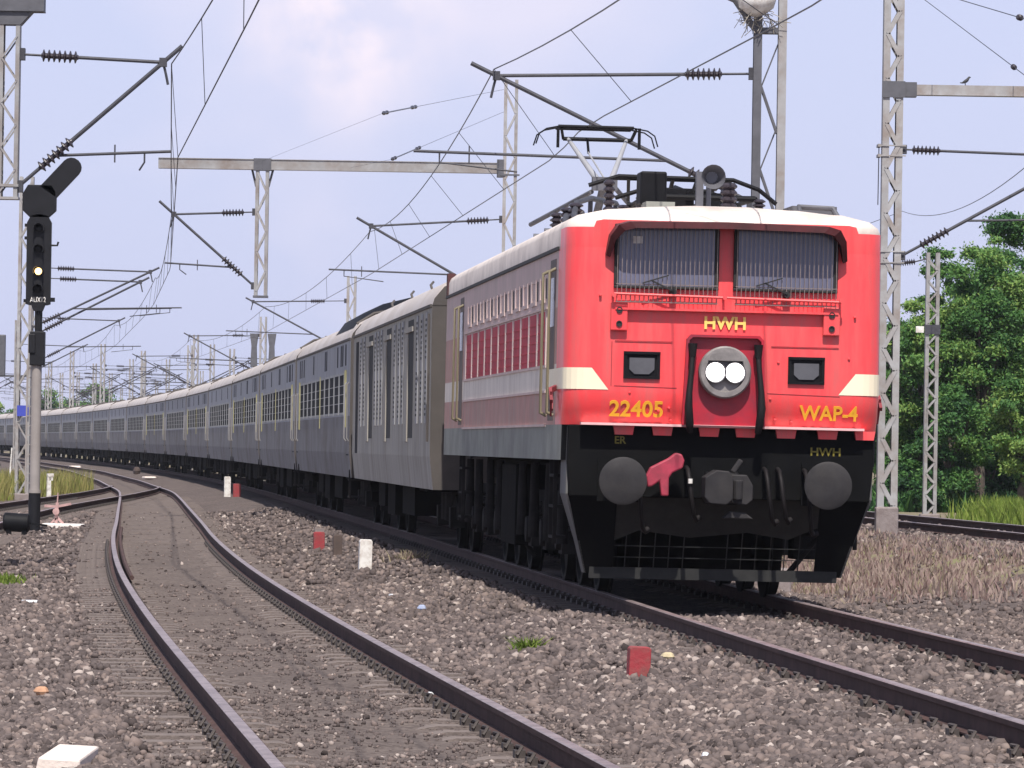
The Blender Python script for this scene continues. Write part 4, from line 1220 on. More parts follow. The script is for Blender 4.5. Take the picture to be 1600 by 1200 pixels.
def cantilever(parent, xmast, side, reach, y=0.0, z_top=6.55, z_low=4.78, z_reg=5.34, over=.38, ins=.75, regover=.95, simple=False, zmast_top=None):
    """side = -1 reaches to the left. local coordinates of the mast"""
    zt = z_top - .03
    j = Vector((xmast + side * reach, y, zt - .05))
    a = Vector((xmast, y, z_low))
    tip = j + (j - a).normalized() * over
    m_st = Vector((xmast, y, zmast_top or z_top))
    d = (j - m_st).normalized()
    i0, i1 = m_st + d * ins, m_st + d * (ins + .5)
    mb = MB(); mb.tube([m_st, i0], .018, 6); mb.tube([i1, j], .024, 8); mb.box(tuple(m_st), (.12, .14, .16))
    st = mb.build('stay_tube', m_tube, parent)
    q = MB(); insulator_between(q, i0, i1, .085); q.build('insulator', m_ins, st)
    d = (j - a).normalized()
    k0, k1 = a + d * .38, a + d * .95
    mb = MB(); mb.tube([a, k0], .025, 8); mb.tube([k1, tip], .030, 8); mb.box(tuple(a), (.12, .14, .16)); mb.box(tuple(j), (.10, .09, .12))
    br = mb.build('bracket_tube', m_tube, parent)
    q = MB(); insulator_between(q, k0, k1, .085); q.build('insulator', m_ins, br)
    t = (z_reg - z_low) / (j.z - z_low)
    r0 = a + (j - a) * t
    r1 = Vector((j.x + side * regover, y, z_reg + .08))
    mb = MB(); mb.tube([r0, r1], .020, 8)
    sx0 = r1 - Vector((side * .35, 0, .02))
    mb.tube([sx0, sx0 - Vector((0, 0, .13)), Vector((j.x - side * .30, y + .02, z_reg - .18))], .014, 6)
    mb.bar(r1 - Vector((side * .75, 0, -.08)), r1 - Vector((side * .75, 0, .16)), .02, .02)
    mb.build('register_arm', m_tube, parent)
    q = MB(); q.tube([j, j + Vector((side * .04, 0, -.16)), j + Vector((side * .07, 0, -.30))], .02, 6); q.build('suspension_clamp', m_tube, parent)
    return j
def foundation(parent, x, y, z, w=.75, h=.35):
    mb = MB(); mb.box2((x - w / 2, y - w / 2, z - .5), (x + w / 2, y + w / 2, z + h)); return mb.build('foundation', m_conc, parent, bevel=.03)

MG = 'overhead line masts'
# --- double channel mast to the right of the locomotive
DA = 68.0
XA = P(1201, 200, DA).x
mA = empty('overhead_line_mast', (XA, DA, gz(XA, DA)), 0, 'tall double channel steel mast with lamp on top, rising behind the locomotive roof', 'overhead line mast', MG)
zg = gz(XA, DA)
for s in (-1, 1):
    mb = MB()
    x = s * .165
    mb.box2((x - .055, -.13, 0), (x + .055, -.115, 8.9)); mb.box2((x - .055, .115, 0), (x + .055, .13, 8.9)); mb.box2((x - .008, -.115, 0), (x + .008, .115, 8.9))
    mb.build('leg', m_galvdark if s < 0 else m_galv, mA)  # darker steel paints the left leg as the shaded side
mb = MB()
z, k = .6, 1
while z < 7.2:
    for y in (-.11, .11): mb.bar((-.11 * 1, y, z + .62), (.11 * 1, y, z), .008, .028)
    mb.bar((-.11, .0, z + .62), (.11, 0, z + 1.2), .008, .02)
    z += 1.12
for z in (7.12 - zg,): mb.box2((-.11, -.10, z - .06), (.11, .10, z + .02))
mb.build('lacing', m_galvdark, mA)
foundation(mA, 0, 0, 0)
cantilever(mA, -.22, -1, XA - .22 - P(776, 98, DA).x, 0, z_top=6.52 - zg, z_low=4.79 - zg, z_reg=5.33 - zg, ins=.42, regover=1.1)
lt = P(1180, 14, DA) - Vector((XA, DA, zg))
mb = MB()
lathe(mb, (lt.x, lt.y - .15, lt.z + .0), [(-.12, .04), (-.09, .12), (.0, .24), (.10, .27), (.30, .27)], 20, 'z')
mA_l = mb.build('lamp_bowl', m_white, mA, smooth=40)
mb = MB(); mb.tube([(lt.x - .42, -.2, lt.z + .16), (lt.x - .28, -.2, lt.z + .10), (lt.x - .05, -.12, lt.z - .22), (-.165, -.1, lt.z - .32)], .045, 8)
mb.build('lamp_bracket', m_galvdark, mA)
mb = MB()
for i in range(70):
    a = rng.uniform(0, 6.28); r = rng.uniform(.05, .26)
    p = Vector((lt.x + r * math.cos(a), -.12 + r * math.sin(a) * .7, lt.z - rng.uniform(.02, .22)))
    d_ = Vector((rng.normal(0, .12), rng.normal(0, .1), -abs(rng.normal(.06, .08))))
    mb.tube([p, p + d_ * .5 + Vector((.01, 0, .01)), p + d_], .005, 4)
nest = mb.build('bird_nest', m_twig)
nest.location = (XA, DA, zg)
tag(nest, 'straggly nest of dry twigs below the lamp bowl on the tall mast', 'bird nest')

# --- two-track cantilever structure in the middle (portal with a drop arm)
DB = 115.0
XB = P(797, 258, DB).x; zB = gz(XB, DB)
zb = P(500, 259, DB).z - zB
mB = empty('overhead_line_portal', (XB, DB, zB), 0, 'pale lattice mast with a long beam and a hanging lattice arm above the coaches', 'overhead line portal', 'overhead line portals')
lattice(mB, (0, 0), 0, P(797, 125, DB).z - zB, .32, .3, m_galv, .075, .5)
foundation(mB, 0, 0, 0)
xl = P(248, 255, DB).x - XB
mb = MB(); mb.box2((xl, -.12, zb - .10), (-.12, .12, zb + .11)); mb.box2((xl, -.14, zb - .115), (-.12, .14, zb - .10)); mb.box2((xl, -.14, zb + .11), (-.12, .14, zb + .125))
mb.build('beam', m_galv, mB)
mb = MB(); mb.box2((-.30, -.16, zb - .2), (-.14, .16, zb + .2)); mb.box2((-.22, -.17, zb - .17), (.22, -.14, zb - .13)); mb.build('beam_clamp', m_galvdark, mB)
xd = P(409, 350, DB).x - XB; zd = P(409, 462, DB).z - zB
lattice(mB, (xd, 0), zd, zb - .115, .30, .26, m_galv, .075, .45, 'drop_arm_leg', 'drop_arm_lacing')
mb = MB(); mb.box2((xd - .20, -.16, zb - .13), (xd + .20, .16, zb + .14)); mb.bar((xd - .24, 0, zb - .1), (xd - .14, 0, zb - .5), .03, .05); mb.bar((xd + .24, 0, zb - .1), (xd + .14, 0, zb - .5), .03, .05); mb.build('drop_arm_head', m_galvdark, mB)
mb = MB(); mb.box2((xd - .17, -.14, zd - .05), (xd + .17, .14, zd)); mb.build('drop_arm_foot', m_galvdark, mB)
cantilever(mB, -.17, -1, XB - .17 - P(580, 349, DB).x, 0, 6.50 - zB, 4.75 - zB, 5.34 - zB, ins=.30, zmast_top=6.62 - zB)
cantilever(mB, xd - .16, -1, XB + xd - .16 - P(272, 330, DB).x, 0, P(380, 331, DB).z - zB, P(392, 448, DB).z - zB + .02, P(380, 418, DB).z - zB, ins=.25, over=.45, regover=.2)

# --- portal at the top left with a hanging lattice arm
DC = 68.0
XC_ = -15.0; zC = gz(XC_, DC)
zc = P(35, 6, DC).z - zC
mC = empty('overhead_line_portal', (XC_, DC, zC), 0, 'portal beam at the top left corner with a hanging lattice arm over the empty track', 'overhead line portal', 'overhead line portals')
lattice(mC, (0, 0), 0, zc + .6, .4, .35, m_galv, .08, .55)
foundation(mC, 0, 0, 0)
xe = P(70, 10, DC).x - XC_
mb = MB(); mb.box2((.2, -.14, zc - .09), (xe, .14, zc + .16)); mb.box2((.2, -.17, zc - .11), (xe, .17, zc - .09)); mb.build('beam', m_galvdark, mC)
xh = P(15, 150, DC).x - XC_; zh = P(18, 312, DC).z - zC
lattice(mC, (xh, 0), zh, zc - .28, .27, .24, m_galv, .055, .30, 'drop_arm_leg', 'drop_arm_lacing', thin=.022)
mb = MB(); mb.prism([(xh - .2, zc - .11), (xh + .30, zc - .11), (xh + .14, zc - .29), (xh - .14, zc - .29)], 'y', -.13, .13); mb.build('drop_arm_head', m_galvdark, mC)
for dz in (0, .17):
    mb = MB(); mb.box2((xh - .17, -.14, zh + dz), (xh + .15, .14, zh + dz + .035)); mb.build('drop_arm_batten', m_galv, mC)
jx = P(255, 94, DC)
cantilever(mC, xh + .14, 1, jx.x - XC_ - xh - .14, 0, jx.z - zC + .05, zh + .18, P(200, 238, DC).z - zC - .06, ins=.28, over=.34, regover=.12)

# --- portal on the right
DD = 90.0
XD_ = P(1391, 400, DD).x; zD = gz(XD_, DD)
mD = empty('overhead_line_portal', (XD_, DD, zD), 0, 'light grey lattice mast beside the locomotive, its beam running off to the right', 'overhead line portal', 'overhead line portals')
zd_ = P(1500, 140, DD).z - zD
lattice(mD, (0, 0), 0, P(1395, -60, DD).z - zD, .36, .32, m_galv, .12, .40, thin=.075)
foundation(mD, 0, 0, 0, .40, .48)
mb = MB(); mb.box2((.2, -.12, zd_ - .10), (10.5, .12, zd_ + .07)); mb.box2((.2, -.135, zd_ - .115), (10.5, .135, zd_ - .10)); mb.build('beam', m_galv, mD)
lattice(mD, (10.7, 0), 0, zd_ + .6, .38, .32, m_galv, .09, .50); foundation(mD, 10.7, 0, 0, .55, .5)
mb = MB(); mb.box2((-.2, -.19, zd_ - .17), (.21, -.165, zd_ + .12)); mb.box2((.19, -.14, zd_ - .15), (.42, .14, zd_ + .11)); mb.build('beam_clamp', m_galvdark, mD)
ztp = P(1425, 234, DD).z - zD; zlw = P(1405, 398, DD).z - zD
for zz in (ztp + .06, ztp - .12, zlw + .05, zlw - .15):
    mb = MB(); mb.box2((-.24, -.18, zz - .012), (.24, -.165, zz + .012)); mb.box2((-.26, -.2, zz - .025), (-.2, .2, zz + .025)); mb.build('clamp', m_galv, mD)
cantilever(mD, .2, 1, 3.2, -.05, ztp, zlw - .02, P(1500, 345, DD).z - zD, ins=.16, over=.3)
mb = MB(); mb.tube([(-.24, -.15, ztp + .05), (-.245, -.15, ztp - 1.0)], .01, 6); mb.build('earth_wire', m_wire, mD)

# --- single mast in front of the trees
DE = 128.0
pE = P(1452, 800, DE); zE = gz(pE.x, DE)
mE = empty('overhead_line_mast', (pE.x, DE, zE), 0, 'slim pale lattice mast standing against the trees on the right', 'overhead line mast', MG)
lattice(mE, (0, 0), 0, P(1456, 395, DE).z - zE, .34, .3, m_galv, .09, .27)
foundation(mE, 0, 0, 0, .5, .15)
zt = P(1440, 412, DE).z - zE
mb = MB(); mb.tube([(-.17, 0, zt + .12), (-.45, 0, zt + .05)], .02, 6); mb.tube([(-.8, 0, zt), (-3.6, .0, zt - .06)], .022, 6); mb.box2((-.2, -.19, P(1450, 515, DE).z - zE - .12), (.2, -.16, P(1450, 515, DE).z - zE + .12))
st = mb.build('stay_tube', m_tube, mE); q = MB(); insulator_between(q, (-.45, 0, zt + .05), (-.85, 0, zt), .085); q.build('insulator', m_ins, st)
mb = MB(); mb.box2((-.42, -.2, P(1440, 515, DE).z - zE - .08), (-.22, -.1, P(1440, 515, DE).z - zE + .08)); mb.build('number_plate', m_white, mE)

# --- the line of masts farther along the train and along the siding
def far_mast(X, D, side, reach, h, label, offs=(0,), w=.34):
    z = gz(X, D)
    m = empty('overhead_line_mast', (X, D, z), 0, label, 'overhead line mast', MG)
    lattice(m, (0, 0), 0, h, w, .3, m_galv, .09, .55)
    for o in offs:
        cantilever(m, side * .2, side, reach - .2 - .35 * o, o * .8, 6.55 - z - .28 * o, 4.75 - z - .2 * o, 5.34 - z, over=.3)
    foundation(m, 0, 0, 0, .7, .2)
    return m
places = ['just above the roof of the second coach', 'above the train, third along', 'above the train, fourth along', 'above the train, fifth along', 'above the train, sixth along', 'far away above the last coaches']
for i, D in enumerate((180, 240, 300, 358, 420, 490)):
    m_ = far_mast(float(xm(D)) + 3.25, D, -1, 3.5, 8.0 if i < 2 else 8.4, 'pale lattice mast right of the train, %s' % places[i])
    if D == 240:
        for x in (-.42, .42):
            q = MB(); q.prism([(x - .2, 7.2), (x + .2, 7.2), (x + .12, 6.6), (x + .16, 5.6), (x - .16, 5.6), (x - .12, 6.6)], 'y', -.2, .2); q.build('balance_weight', m_galvdark, m_)
mL = far_mast(P(37, 600, 150).x, 150, 1, 3.7, 9.6, 'lattice mast with two bracket arms standing close behind the signal post', (0, 1), .42)
q = MB(); q.box2((-.16, -.25, P(38, 642, 150).z - mL.location.z - .16), (.18, -.22, P(38, 642, 150).z - mL.location.z + .16)); q.build('blue_plate', m_blue, mL)
for i, D in enumerate((212, 272, 330, 392, 455, 540)):
    far_mast(float(xm(D)) - 4.5 - 3.4, D, 1, 3.5, 8.2, 'faint lattice mast left of the train, %s of the distant row' % ['nearest', 'second', 'third', 'fourth', 'fifth', 'last'][i])
for i, (D, off) in enumerate(((262, -15.5), (325, -16), (400, -15), (475, -17), (560, -16), (300, -23), (380, -24), (460, -24))):
    far_mast(float(xm(D)) + off, D, -1 if i % 2 else 1, 3.4, 8.0 + (i % 3) * .4, 'thin faraway mast on the left, %s of the yard masts beyond the signal' % ['nearest', 'second nearest', 'middle', 'fourth', 'farthest', 'outermost near', 'outermost middle', 'outermost far'][i])
clutter = [(225, 430, 1, 8.4), (173, 505, -1, 8.2), (296, 312, 1, 8.0), (331, 335, -1, 8.3), (362, 305, 1, 7.6), (205, 382, 1, 8.2), (262, 420, -1, 8.3), (122, 525, 1, 8.5),
           (146, 640, -1, 8.6), (96, 482, 1, 8.4), (78, 425, -1, 8.2), (245, 560, 1, 8.4), (190, 700, -1, 9.0), (160, 345, 1, 8.2), (112, 385, 1, 8.4), (315, 470, 1, 8.3)]
words = ['third right of the far tree group', 'above the far pale coach roof', 'left one of a close pair over the train', 'right one of a close pair over the train', 'half hidden by the pinkish coach roofs',
         'with its arm over the branch track', 'behind the close pair', 'just right of the signal lamp post', 'very small, over the greenest far tree', 'close to the signal post, arm to the right', 'close to the signal post, arm to the left',
         'small, beyond the middle coaches', 'tiny, at the far bend', 'taller, over the yard wires', 'slim, over the brownish far tree', 'short, over the middle coaches']
for (px, D, sd, h_), wd in zip(clutter, words):
    far_mast(P(px, 600, D).x, D, sd, 3.6, h_, 'hazy yard mast %s' % wd, (0, 1))
# two distant portal beams across the yard
for i, (D, x0, x1) in enumerate(((520, -18, 4), (430, -26, -9), (610, -32, 4), (720, -40, -6))):
    X = float(xm(D)); z = gz(X, D)
    p = empty('overhead_line_portal', (X, D, z), 0, ['distant yard portal spanning the tracks at the far end of the train', 'nearest of the thin yard portals behind the signal post', 'faint yard portal beyond the last coaches', 'farthest and faintest yard portal on the left'][i], 'overhead line portal', 'overhead line portals')
    for x in (x0, x1): lattice(p, (x, 0), 0, 8.6, .4, .35, m_galv, .1, .6)
    mb = MB(); mb.box2((x0, -.15, 8.0), (x1, .15, 8.22)); mb.build('beam', m_galvdark, p)
    for x in (x0 + 5.2, x0 + 10.5): lattice(p, (x, 0), 4.8, 8.0, .3, .26, m_galv, .08, .5, 'drop_arm_leg', 'drop_arm_lacing')

# ------------------------------------------------------------------ overhead wires
def span(pts, sag, r, label, name, cat='overhead wire', droppers_to=None, dn=7):
    path = []
    sags = sag if isinstance(sag, list) else [sag]
    for i_, (a, b) in enumerate(zip(pts[:-1], pts[1:])):
        sag = sags[min(i_, len(sags) - 1)]
        a, b = Vector(a), Vector(b)
        for k in range(16):
            t = k / 16
            p = a.lerp(b, t); p.z -= sag * 4 * t * (1 - t); path.append(p)
    path.append(Vector(pts[-1]))
    mb = MB(); mb.tube(path, r, 5)
    o = mb.build(name, m_wire)
    tag(o, label, cat)
    return o, path
supp_m = [(12, -.4), (DA, -1.02), (DB, .0), (180, .2), (240, -.2), (300, .2), (358, -.2), (420, .2), (490, 0)]
cat_pts = []
for D, st in supp_m:
    if D == DA: p = P(772, 108, DA) 
    elif D == DB: p = P(578, 362, DB)
    else: p = Vector((float(xm(D)) + st, D, 6.3 if D > 20 else 6.5))
    cat_pts.append(p)
def droppers(top, zc_fun, label, name='dropper_wire'):
    mb = MB()
    for k, p in enumerate(top):
        if k % 3 == 1:
            b = zc_fun(p.y)
            if p.z - b.z > .12: mb.tube([p, b], .0045, 4)
    tag(mb.build(name, m_wire), label, 'dropper wire')
def contact_main(D):
    zz = np.interp(D, [0, 45, 62, 68, 115, 500], [5.5, 5.42, 5.392, 5.36, 5.34, 5.36])
    xx = np.interp(D, [0, 30, 45.5, 62, 68, 115, 180, 240, 300, 358, 420, 490],
                   [5.9, 3.75, 2.58, P(912, 196, 62).x, P(868, 228, 68).x, float(xm(115)) + .15] + [float(xm(q_)) + .15 * (-1) ** i for i, q_ in enumerate((180, 240, 300, 358, 420, 490))])
    return Vector((float(xx), D, float(zz)))
_, pth = span(cat_pts, [.52, .45], .009, 'upper catenary wire above the train, clamped to the mast bracket tips', 'catenary_wire')
mb = MB(); mb.tube([contact_main(D) for D in np.concatenate([np.arange(12, 130, 3.0), np.arange(130, 490, 15.0)])], .008, 5)
tag(mb.build('contact_wire', m_wire), 'contact wire running to the raised collector of the locomotive', 'overhead wire')
droppers(pth, contact_main, 'short hanger wires between the two wires above the train')
sp = [Vector((float(xs(14)), 14, 6.3)), P(268, 100, DC), P(268, 336, DB), Vector((float(xs(150)) + .1, 150, 6.3)), Vector((float(xs(212)), 212, 6.3)), Vector((float(xs(272)), 272, 6.3)), Vector((float(xs(330)), 330, 6.3)), Vector((float(xs(392)), 392, 6.3)), Vector((float(xs(455)), 455, 6.3))]
_, pth2 = span(sp, [.30, .45], .009, 'upper catenary wire above the empty track on the left', 'catenary_wire')
def contact_sid(D):
    xx = np.interp(D, [0, 30, 44.6, 68, 115, 150, 212, 272, 330, 392, 455], [.9, -1.0, P(405, 0, 44.6).x, P(278, 246, 68).x, P(266, 420, 115).x] + [float(xs(q_)) for q_ in (150, 212, 272, 330, 392, 455)])
    zz = np.interp(D, [0, 44.6, 68, 115, 600], [5.35, P(405, 0, 44.6).z, P(278, 246, 68).z, P(266, 420, 115).z, 5.3])
    return Vector((float(xx), D, float(zz)))
mb = MB(); mb.tube([contact_sid(D) for D in np.concatenate([np.arange(14, 130, 3.0), np.arange(130, 450, 15.0)])], .008, 5)
tag(mb.build('contact_wire', m_wire), 'contact wire above the empty track, running up past the portal beam', 'overhead wire')
droppers(pth2, contact_sid, 'short hanger wires between the two wires above the empty track')
# wires of the yard and of the right track
for i, off in enumerate((-11.5, -19.0)):
    span([Vector((float(xm(D)) + off, D, 6.2)) for D in (150, 212, 272, 330, 392, 455, 540)], .6, .009, ['overhead wire of the branch track behind the signal', 'overhead wire farthest left in the yard'][i], 'catenary_wire')
rp = P(1600, 240, DD)
span([Vector((float(xr(30)), 30, 6.6)), rp + Vector((.3, 0, 0)), P(1410, 330, 150), Vector((float(xr(210)), 210, 6.4))], .5, .009, 'overhead wire of the right track, passing the portal mast', 'catenary_wire')
for i, (a, b, D0, D1) in enumerate((((1440, -4), (1583, 104), DD + 18, DD), ((1488, -4), (1592, 27), DD - 3, DD - 12))):
    pa, pb = P(*a, D0), P(*b, D1)
    far = pb + (pb - pa).normalized() * 2.5
    mb = MB(); mb.tube([pa + (pa - pb).normalized() * 6, pa, pb], .008, 5); mb.tube([pb + (pb - pa).normalized() * .22, far], .008, 5)
    t = mb.build('feeder_wire', m_wire)
    tag(t, ['feeder wire slanting down over the right portal beam to a small insulator', 'feeder wire in the very top right corner with an insulator at its end'][i], 'overhead wire')
    q = MB(); insulator_between(q, pb, pb + (pb - pa).normalized() * .24, .05, 4); q.build('insulator', m_ins, t)
# stub wires with end insulators in the sky left of the locomotive
for i, (a, b, D) in enumerate((((598, 177), (740, 148), 82), ((612, 249), (664, 216), 92))):
    pa = P(*a, D); pb = P(798, 140 if i == 0 else 175, DB)
    pb.x -= .16
    far_ = P(409, 252, DB) if i == 0 else P(548, 262, DB)
    mb = MB(); mb.tube([far_, pa], .0025, 4); mb.tube([pa.lerp(pb, .22), pb], .004, 5)
    t = mb.build('pull_off_wire', m_wire); tag(t, ['short pull off wire with a double insulator high in the sky', 'lower short pull off wire with a small weight, left of the locomotive'][i], 'overhead wire')
    q = MB(); insulator_between(q, pa, pa.lerp(pb, .035), .035, 2); insulator_between(q, pa.lerp(pb, .18), pa.lerp(pb, .22), .035, 2); q.tube([pa, pa.lerp(pb, .22)], .012, 6); q.build('insulator', m_ins, t)
# ------------------------------------------------------------------ the signal on the left
DSg = 97.0
bp_ = P(53, 832, DSg)
zs_ = gz(bp_.x, DSg)
k_ = DSg / FPX                        # metres per photo pixel at the signal
sig = empty('railway_signal', (bp_.x, DSg, zs_), 0, 'tall black railway signal with one lit yellow lamp and tilted route indicator on grey post', 'railway signal')
def sz(py): return P(55, py, DSg).z - zs_
def sx_(px, py): return P(px, py, DSg).x - bp_.x
mb = MB(); mb.cyl((0, 0, -.3), (0, 0, sz(768)), .115, None, 18); mb.box((0, 0, .02), (.42, .42, .08)); 
mb.build('post_base', m_sigblack, sig, smooth=40)
mb = MB(); mb.cyl((0, 0, sz(768)), (0, 0, sz(556)), .102, .098, 18); mb.build('post', m_polegrey, sig, smooth=40)
mb = MB(); mb.cyl((0, 0, sz(768) - .03), (0, 0, sz(768) + .03), .125, None, 18); mb.build('post_collar', m_polegrey, sig, smooth=40)
mb = MB(); mb.box2((-.13, -.14, sz(571)), (.15, .14, sz(518))); mb.box2((-.15, -.17, sz(552)), (-.02, .1, sz(522))); mb.build('junction_box', m_sigblack, sig, bevel=.015)
mb = MB(); mb.cyl((.02, 0, sz(556)), (.02, 0, sz(478)), .07, .075, 12); mb.prism([(-.14, sz(472)), (.16, sz(472)), (.09, sz(486)), (-.07, sz(486))], 'y', -.12, .12); mb.build('upper_post', m_sigblack, sig)
mb = MB()
c = sx_(61, 410)
zt_, zb_ = sz(335), sz(477)
hw = .235
mb.prism([(c - hw, zb_ + .02), (c - hw + .06, zb_), (c + hw - .06, zb_), (c + hw, zb_ + .02), (c + hw, zt_ - .16), (c + hw - .07, zt_ - .03), (c + .05, zt_), (c - .05, zt_), (c - hw + .07, zt_ - .03), (c - hw, zt_ - .16)], 'y', -.10, .02)
mb.box2((c - .2, .02, zb_ + .1), (c + .2, .24, zt_ - .3))
for py in (352, 372, 470): mb.box2((c - hw - .05, -.03, sz(py) - .03), (c - hw, .03, sz(py) + .03))
for py in (383,): mb.tube([(c + hw, 0, sz(py)), (c + hw + .11, 0, sz(py)), (c + hw + .13, 0, sz(py) + .07)], .022, 6)
for py in (468,): mb.box2((c + hw, -.04, sz(py) - .04), (c + hw + .08, .04, sz(py) + .04))
hd = mb.build('signal_head', m_sigblack, sig)
for py, lit in ((357, 0), (390, 0), (424, 1), (452, 0)):
    q = MB()
    zc_ = sz(py)
    rr = []
    for (t, a0) in ((0, 0), (-.16, 0)):
        pass
    n = 18
    outer = [(c + .105 * math.cos(a), zc_ + .105 * math.sin(a)) for a in np.linspace(-.5, math.pi + .5, n)]
    inner = [(c + .092 * math.cos(a), zc_ + .092 * math.sin(a)) for a in np.linspace(-.5, math.pi + .5, n)]
    q.loft([[(x, -.10, z) for x, z in outer], [(x, -.26, z) for x, z in outer], [(x, -.26, z) for x, z in inner], [(x, -.10, z) for x, z in inner]], False, False)
    lathe(q, (c, -.10, zc_), [(0, .10), (-.012, .10), (-.014, .075)], 20)
    hood = q.build('lamp_hood', m_sigblack, hd, smooth=40)
    q = MB(); lathe(q, (c, -.114, zc_), [(0, .068), (-.012, .05), (-.014, .01)], 20)
    q.build('lamp', m_sigglow if lit else m_sigblack, hood, smooth=50)
text('AUX12', .15, m_white, sig, (c, -.106, sz(469)), 'signal_number', .012, sx=.66)
# route indicator: octagonal box with a tilted arm of lamps
mb = MB()
cx_, cz_ = sx_(62, 310), sz(311)
o8 = [(-.32, .10), (-.32, -.22), (-.17, -.36), (.17, -.36), (.32, -.22), (.32, .14), (.24, .27), (-.22, .27)]
mb.prism([(cx_ + x, cz_ + z) for x, z in o8], 'y', -.10, .12)
mb.box2((cx_ - .12, -.06, cz_ - .5), (cx_ + .12, .06, cz_ - .34))
ri = mb.build('route_indicator', m_sigblack, sig, bevel=.01)
a0, a1 = Vector((sx_(86, 291), -.02, sz(289))), Vector((sx_(112, 266), -.02, sz(261)))
mb = MB()
dv = (a1 - a0).normalized(); nv = Vector((-dv.z, 0, dv.x)); ca = math.atan2(dv.z, dv.x)
ol = [a0 + nv * .19 - dv * .22, a0 - nv * .19 - dv * .16]
for t in np.linspace(-math.pi / 2, math.pi / 2, 9): ol.append(a1 + (dv * math.cos(t) + nv * math.sin(t)) * .19)
mb.prism([(p.x, p.z) for p in ol], 'y', -.10, .06)
ar = mb.build('indicator_arm', m_sigblack, ri, bevel=.01)
# ladder rungs and bracket at the back of the post
mb = MB()
for py in range(575, 760, 15): mb.bar((-.18, .13, sz(py)), (.02, .13, sz(py)), .02, .02)
mb.bar((-.19, .13, sz(770)), (-.19, .13, sz(560)), .03, .03)
mb.build('ladder', m_polegrey, sig)

def at_ground(px, py, D):
    p = P(px, py, D); return Vector((p.x, D, gz(p.x, D)))

# dark barrel shaped box and little white stand near the signal
p = at_ground(22, 850, 92)
t = empty('point_motor', p, 0, 'dark drum shaped box lying on stones left of the signal post', 'point motor')
mb = MB(); mb.tube([(-.2, 0, .28), (-.17, 0, .28), (.25, 0, .26), (.28, 0, .26)], [.13, .17, .17, .12], 16); mb.build('drum', m_blackmetal, t, smooth=40)
mb = MB(); mb.box2((-.14, -.1, -.1), (-.06, .1, .16)); mb.box2((.14, -.1, -.1), (.22, .1, .14)); mb.bar((.28, 0, .26), (.6, 0, .22), .04, .04); mb.build('stand', m_blackmetal, t)
def dpt(py, X0, h=1.45, lo=0):   # depth where the ground shows at row py near column X0
    for D in np.arange(22, 400, .25):
        p = P(X0, py, D)
        if gz(p.x, D) >= p.z: return D
    return 400
def place(px, py):
    D = dpt(py, px); p = P(px, py, D); return Vector((p.x, D, gz(p.x, D))), D / FPX

p, k = place(96, 826)
mb = MB(); mb.prism([(-.42, 0), (.40, 0), (.44, .09), (-.36, .10)], 'y', -.5, .5)
o = mb.build('concrete_slab', MAT('bleached_concrete', (.80, .74, .70), .8, .08, 5, bump=.1), bevel=.015); o.location = p
tag(o, 'flat bleached concrete slab beside the foot of the signal', 'concrete slab')
t = empty('point_lever', p + Vector((-.12, .1, .10)), 0, 'pinkish rusty point lever standing on the bleached slab', 'point lever')
m_pink = MAT('faded_pink_rust', (.42, .26, .25), .7, .2, 12)
mb = MB(); mb.bar((0, 0, 0), (.02, 0, .42), .06, .05); mb.bar((.0, 0, .1), (-.10, 0, .0), .05, .04); mb.bar((.02, 0, .12), (.14, 0, .0), .05, .05); mb.build('frame', m_pink, t)
mb = MB(); mb.bar((.01, 0, .34), (.30, 0, .40), .04, .05); mb.bar((.01, 0, .34), (-.24, 0, .35), .04, .05); mb.bar((.02, 0, .4), (.03, 0, .62), .025, .025); mb.build('lever', m_pink, t)
q = MB(); lathe(q, (.0, -.03, .24), [(0, .06), (-.03, .07), (-.035, .03)], 10); q.build('weight', m_pink, t)

p, k = place(76, 776)
t = empty('marker_post', p, R(20), 'white T topped concrete marker just right of the signal post', 'marker post')
mb = MB(); mb.prism([(-.07, -.1), (.07, -.1), (.055, .62), (-.055, .62)], 'y', -.05, .05); mb.build('post', m_white, t)
mb = MB(); mb.box2((-.06, -.06, .62), (.14, .06, .72)); mb.box2((.0, -.05, .50), (.12, .05, .62)); mb.build('head', m_white, t)
p, k = place(15, 772)
t = MB(); t.tube([(0, 0, -.1), (.01, 0, .8), (.05, 0, 1.5)], [.03, .028, .022], 8)
o = t.build('stake', m_white, smooth=40); o.location = p; tag(o, 'thin leaning white stake in the grass left of the signal', 'stake')

# posts in the ballast
def post(px, py, wpx, hpx, mat_, label, name='marker_post', group=None, tilt=0, cap=None):
    p, k = place(px, py)
    w, h = wpx * k / 2, hpx * k
    t = empty(name, p, R(8), label, 'marker post', group)
    mb = MB(); mb.prism([(-w, -.15), (w, -.15), (w, h * .93), (w * .8, h), (-w * .8, h), (-w, h * .93)], 'y', -w * .8, w * .8)
    b = mb.build('post', mat_, t, bevel=.008); b.rotation_euler = (0, R(tilt), 0)
    if cap:
        q = MB(); q.box2((-w * .9, -w * .7, h), (w * .9, w * .7, h + .05)); q.build('cap', cap, t)
    return t
PG = 'short marker posts in the ballast'
post(498, 862, 17, 31, m_poster, 'small red post with a pale top, left of the brown and the white posts', group=PG, cap=m_conc)
post(527, 866, 14, 30, m_postbrown, 'small dark brown post between the red post and the white post', group=PG)
post(570, 892, 20, 49, m_white, 'white concrete post by the shadow of the train, right of the brown post', group=PG, tilt=1)
post(997, 1060, 34, 46, m_poster, 'dark red square topped post in the ballast below the locomotive buffers', group=PG, tilt=2)
post(355, 775, 10, 30, m_white, 'small white post far along the train, beside a short red one', group=PG)
post(370, 776, 12, 20, m_poster, 'short dull red post just behind the far white one', group=PG)

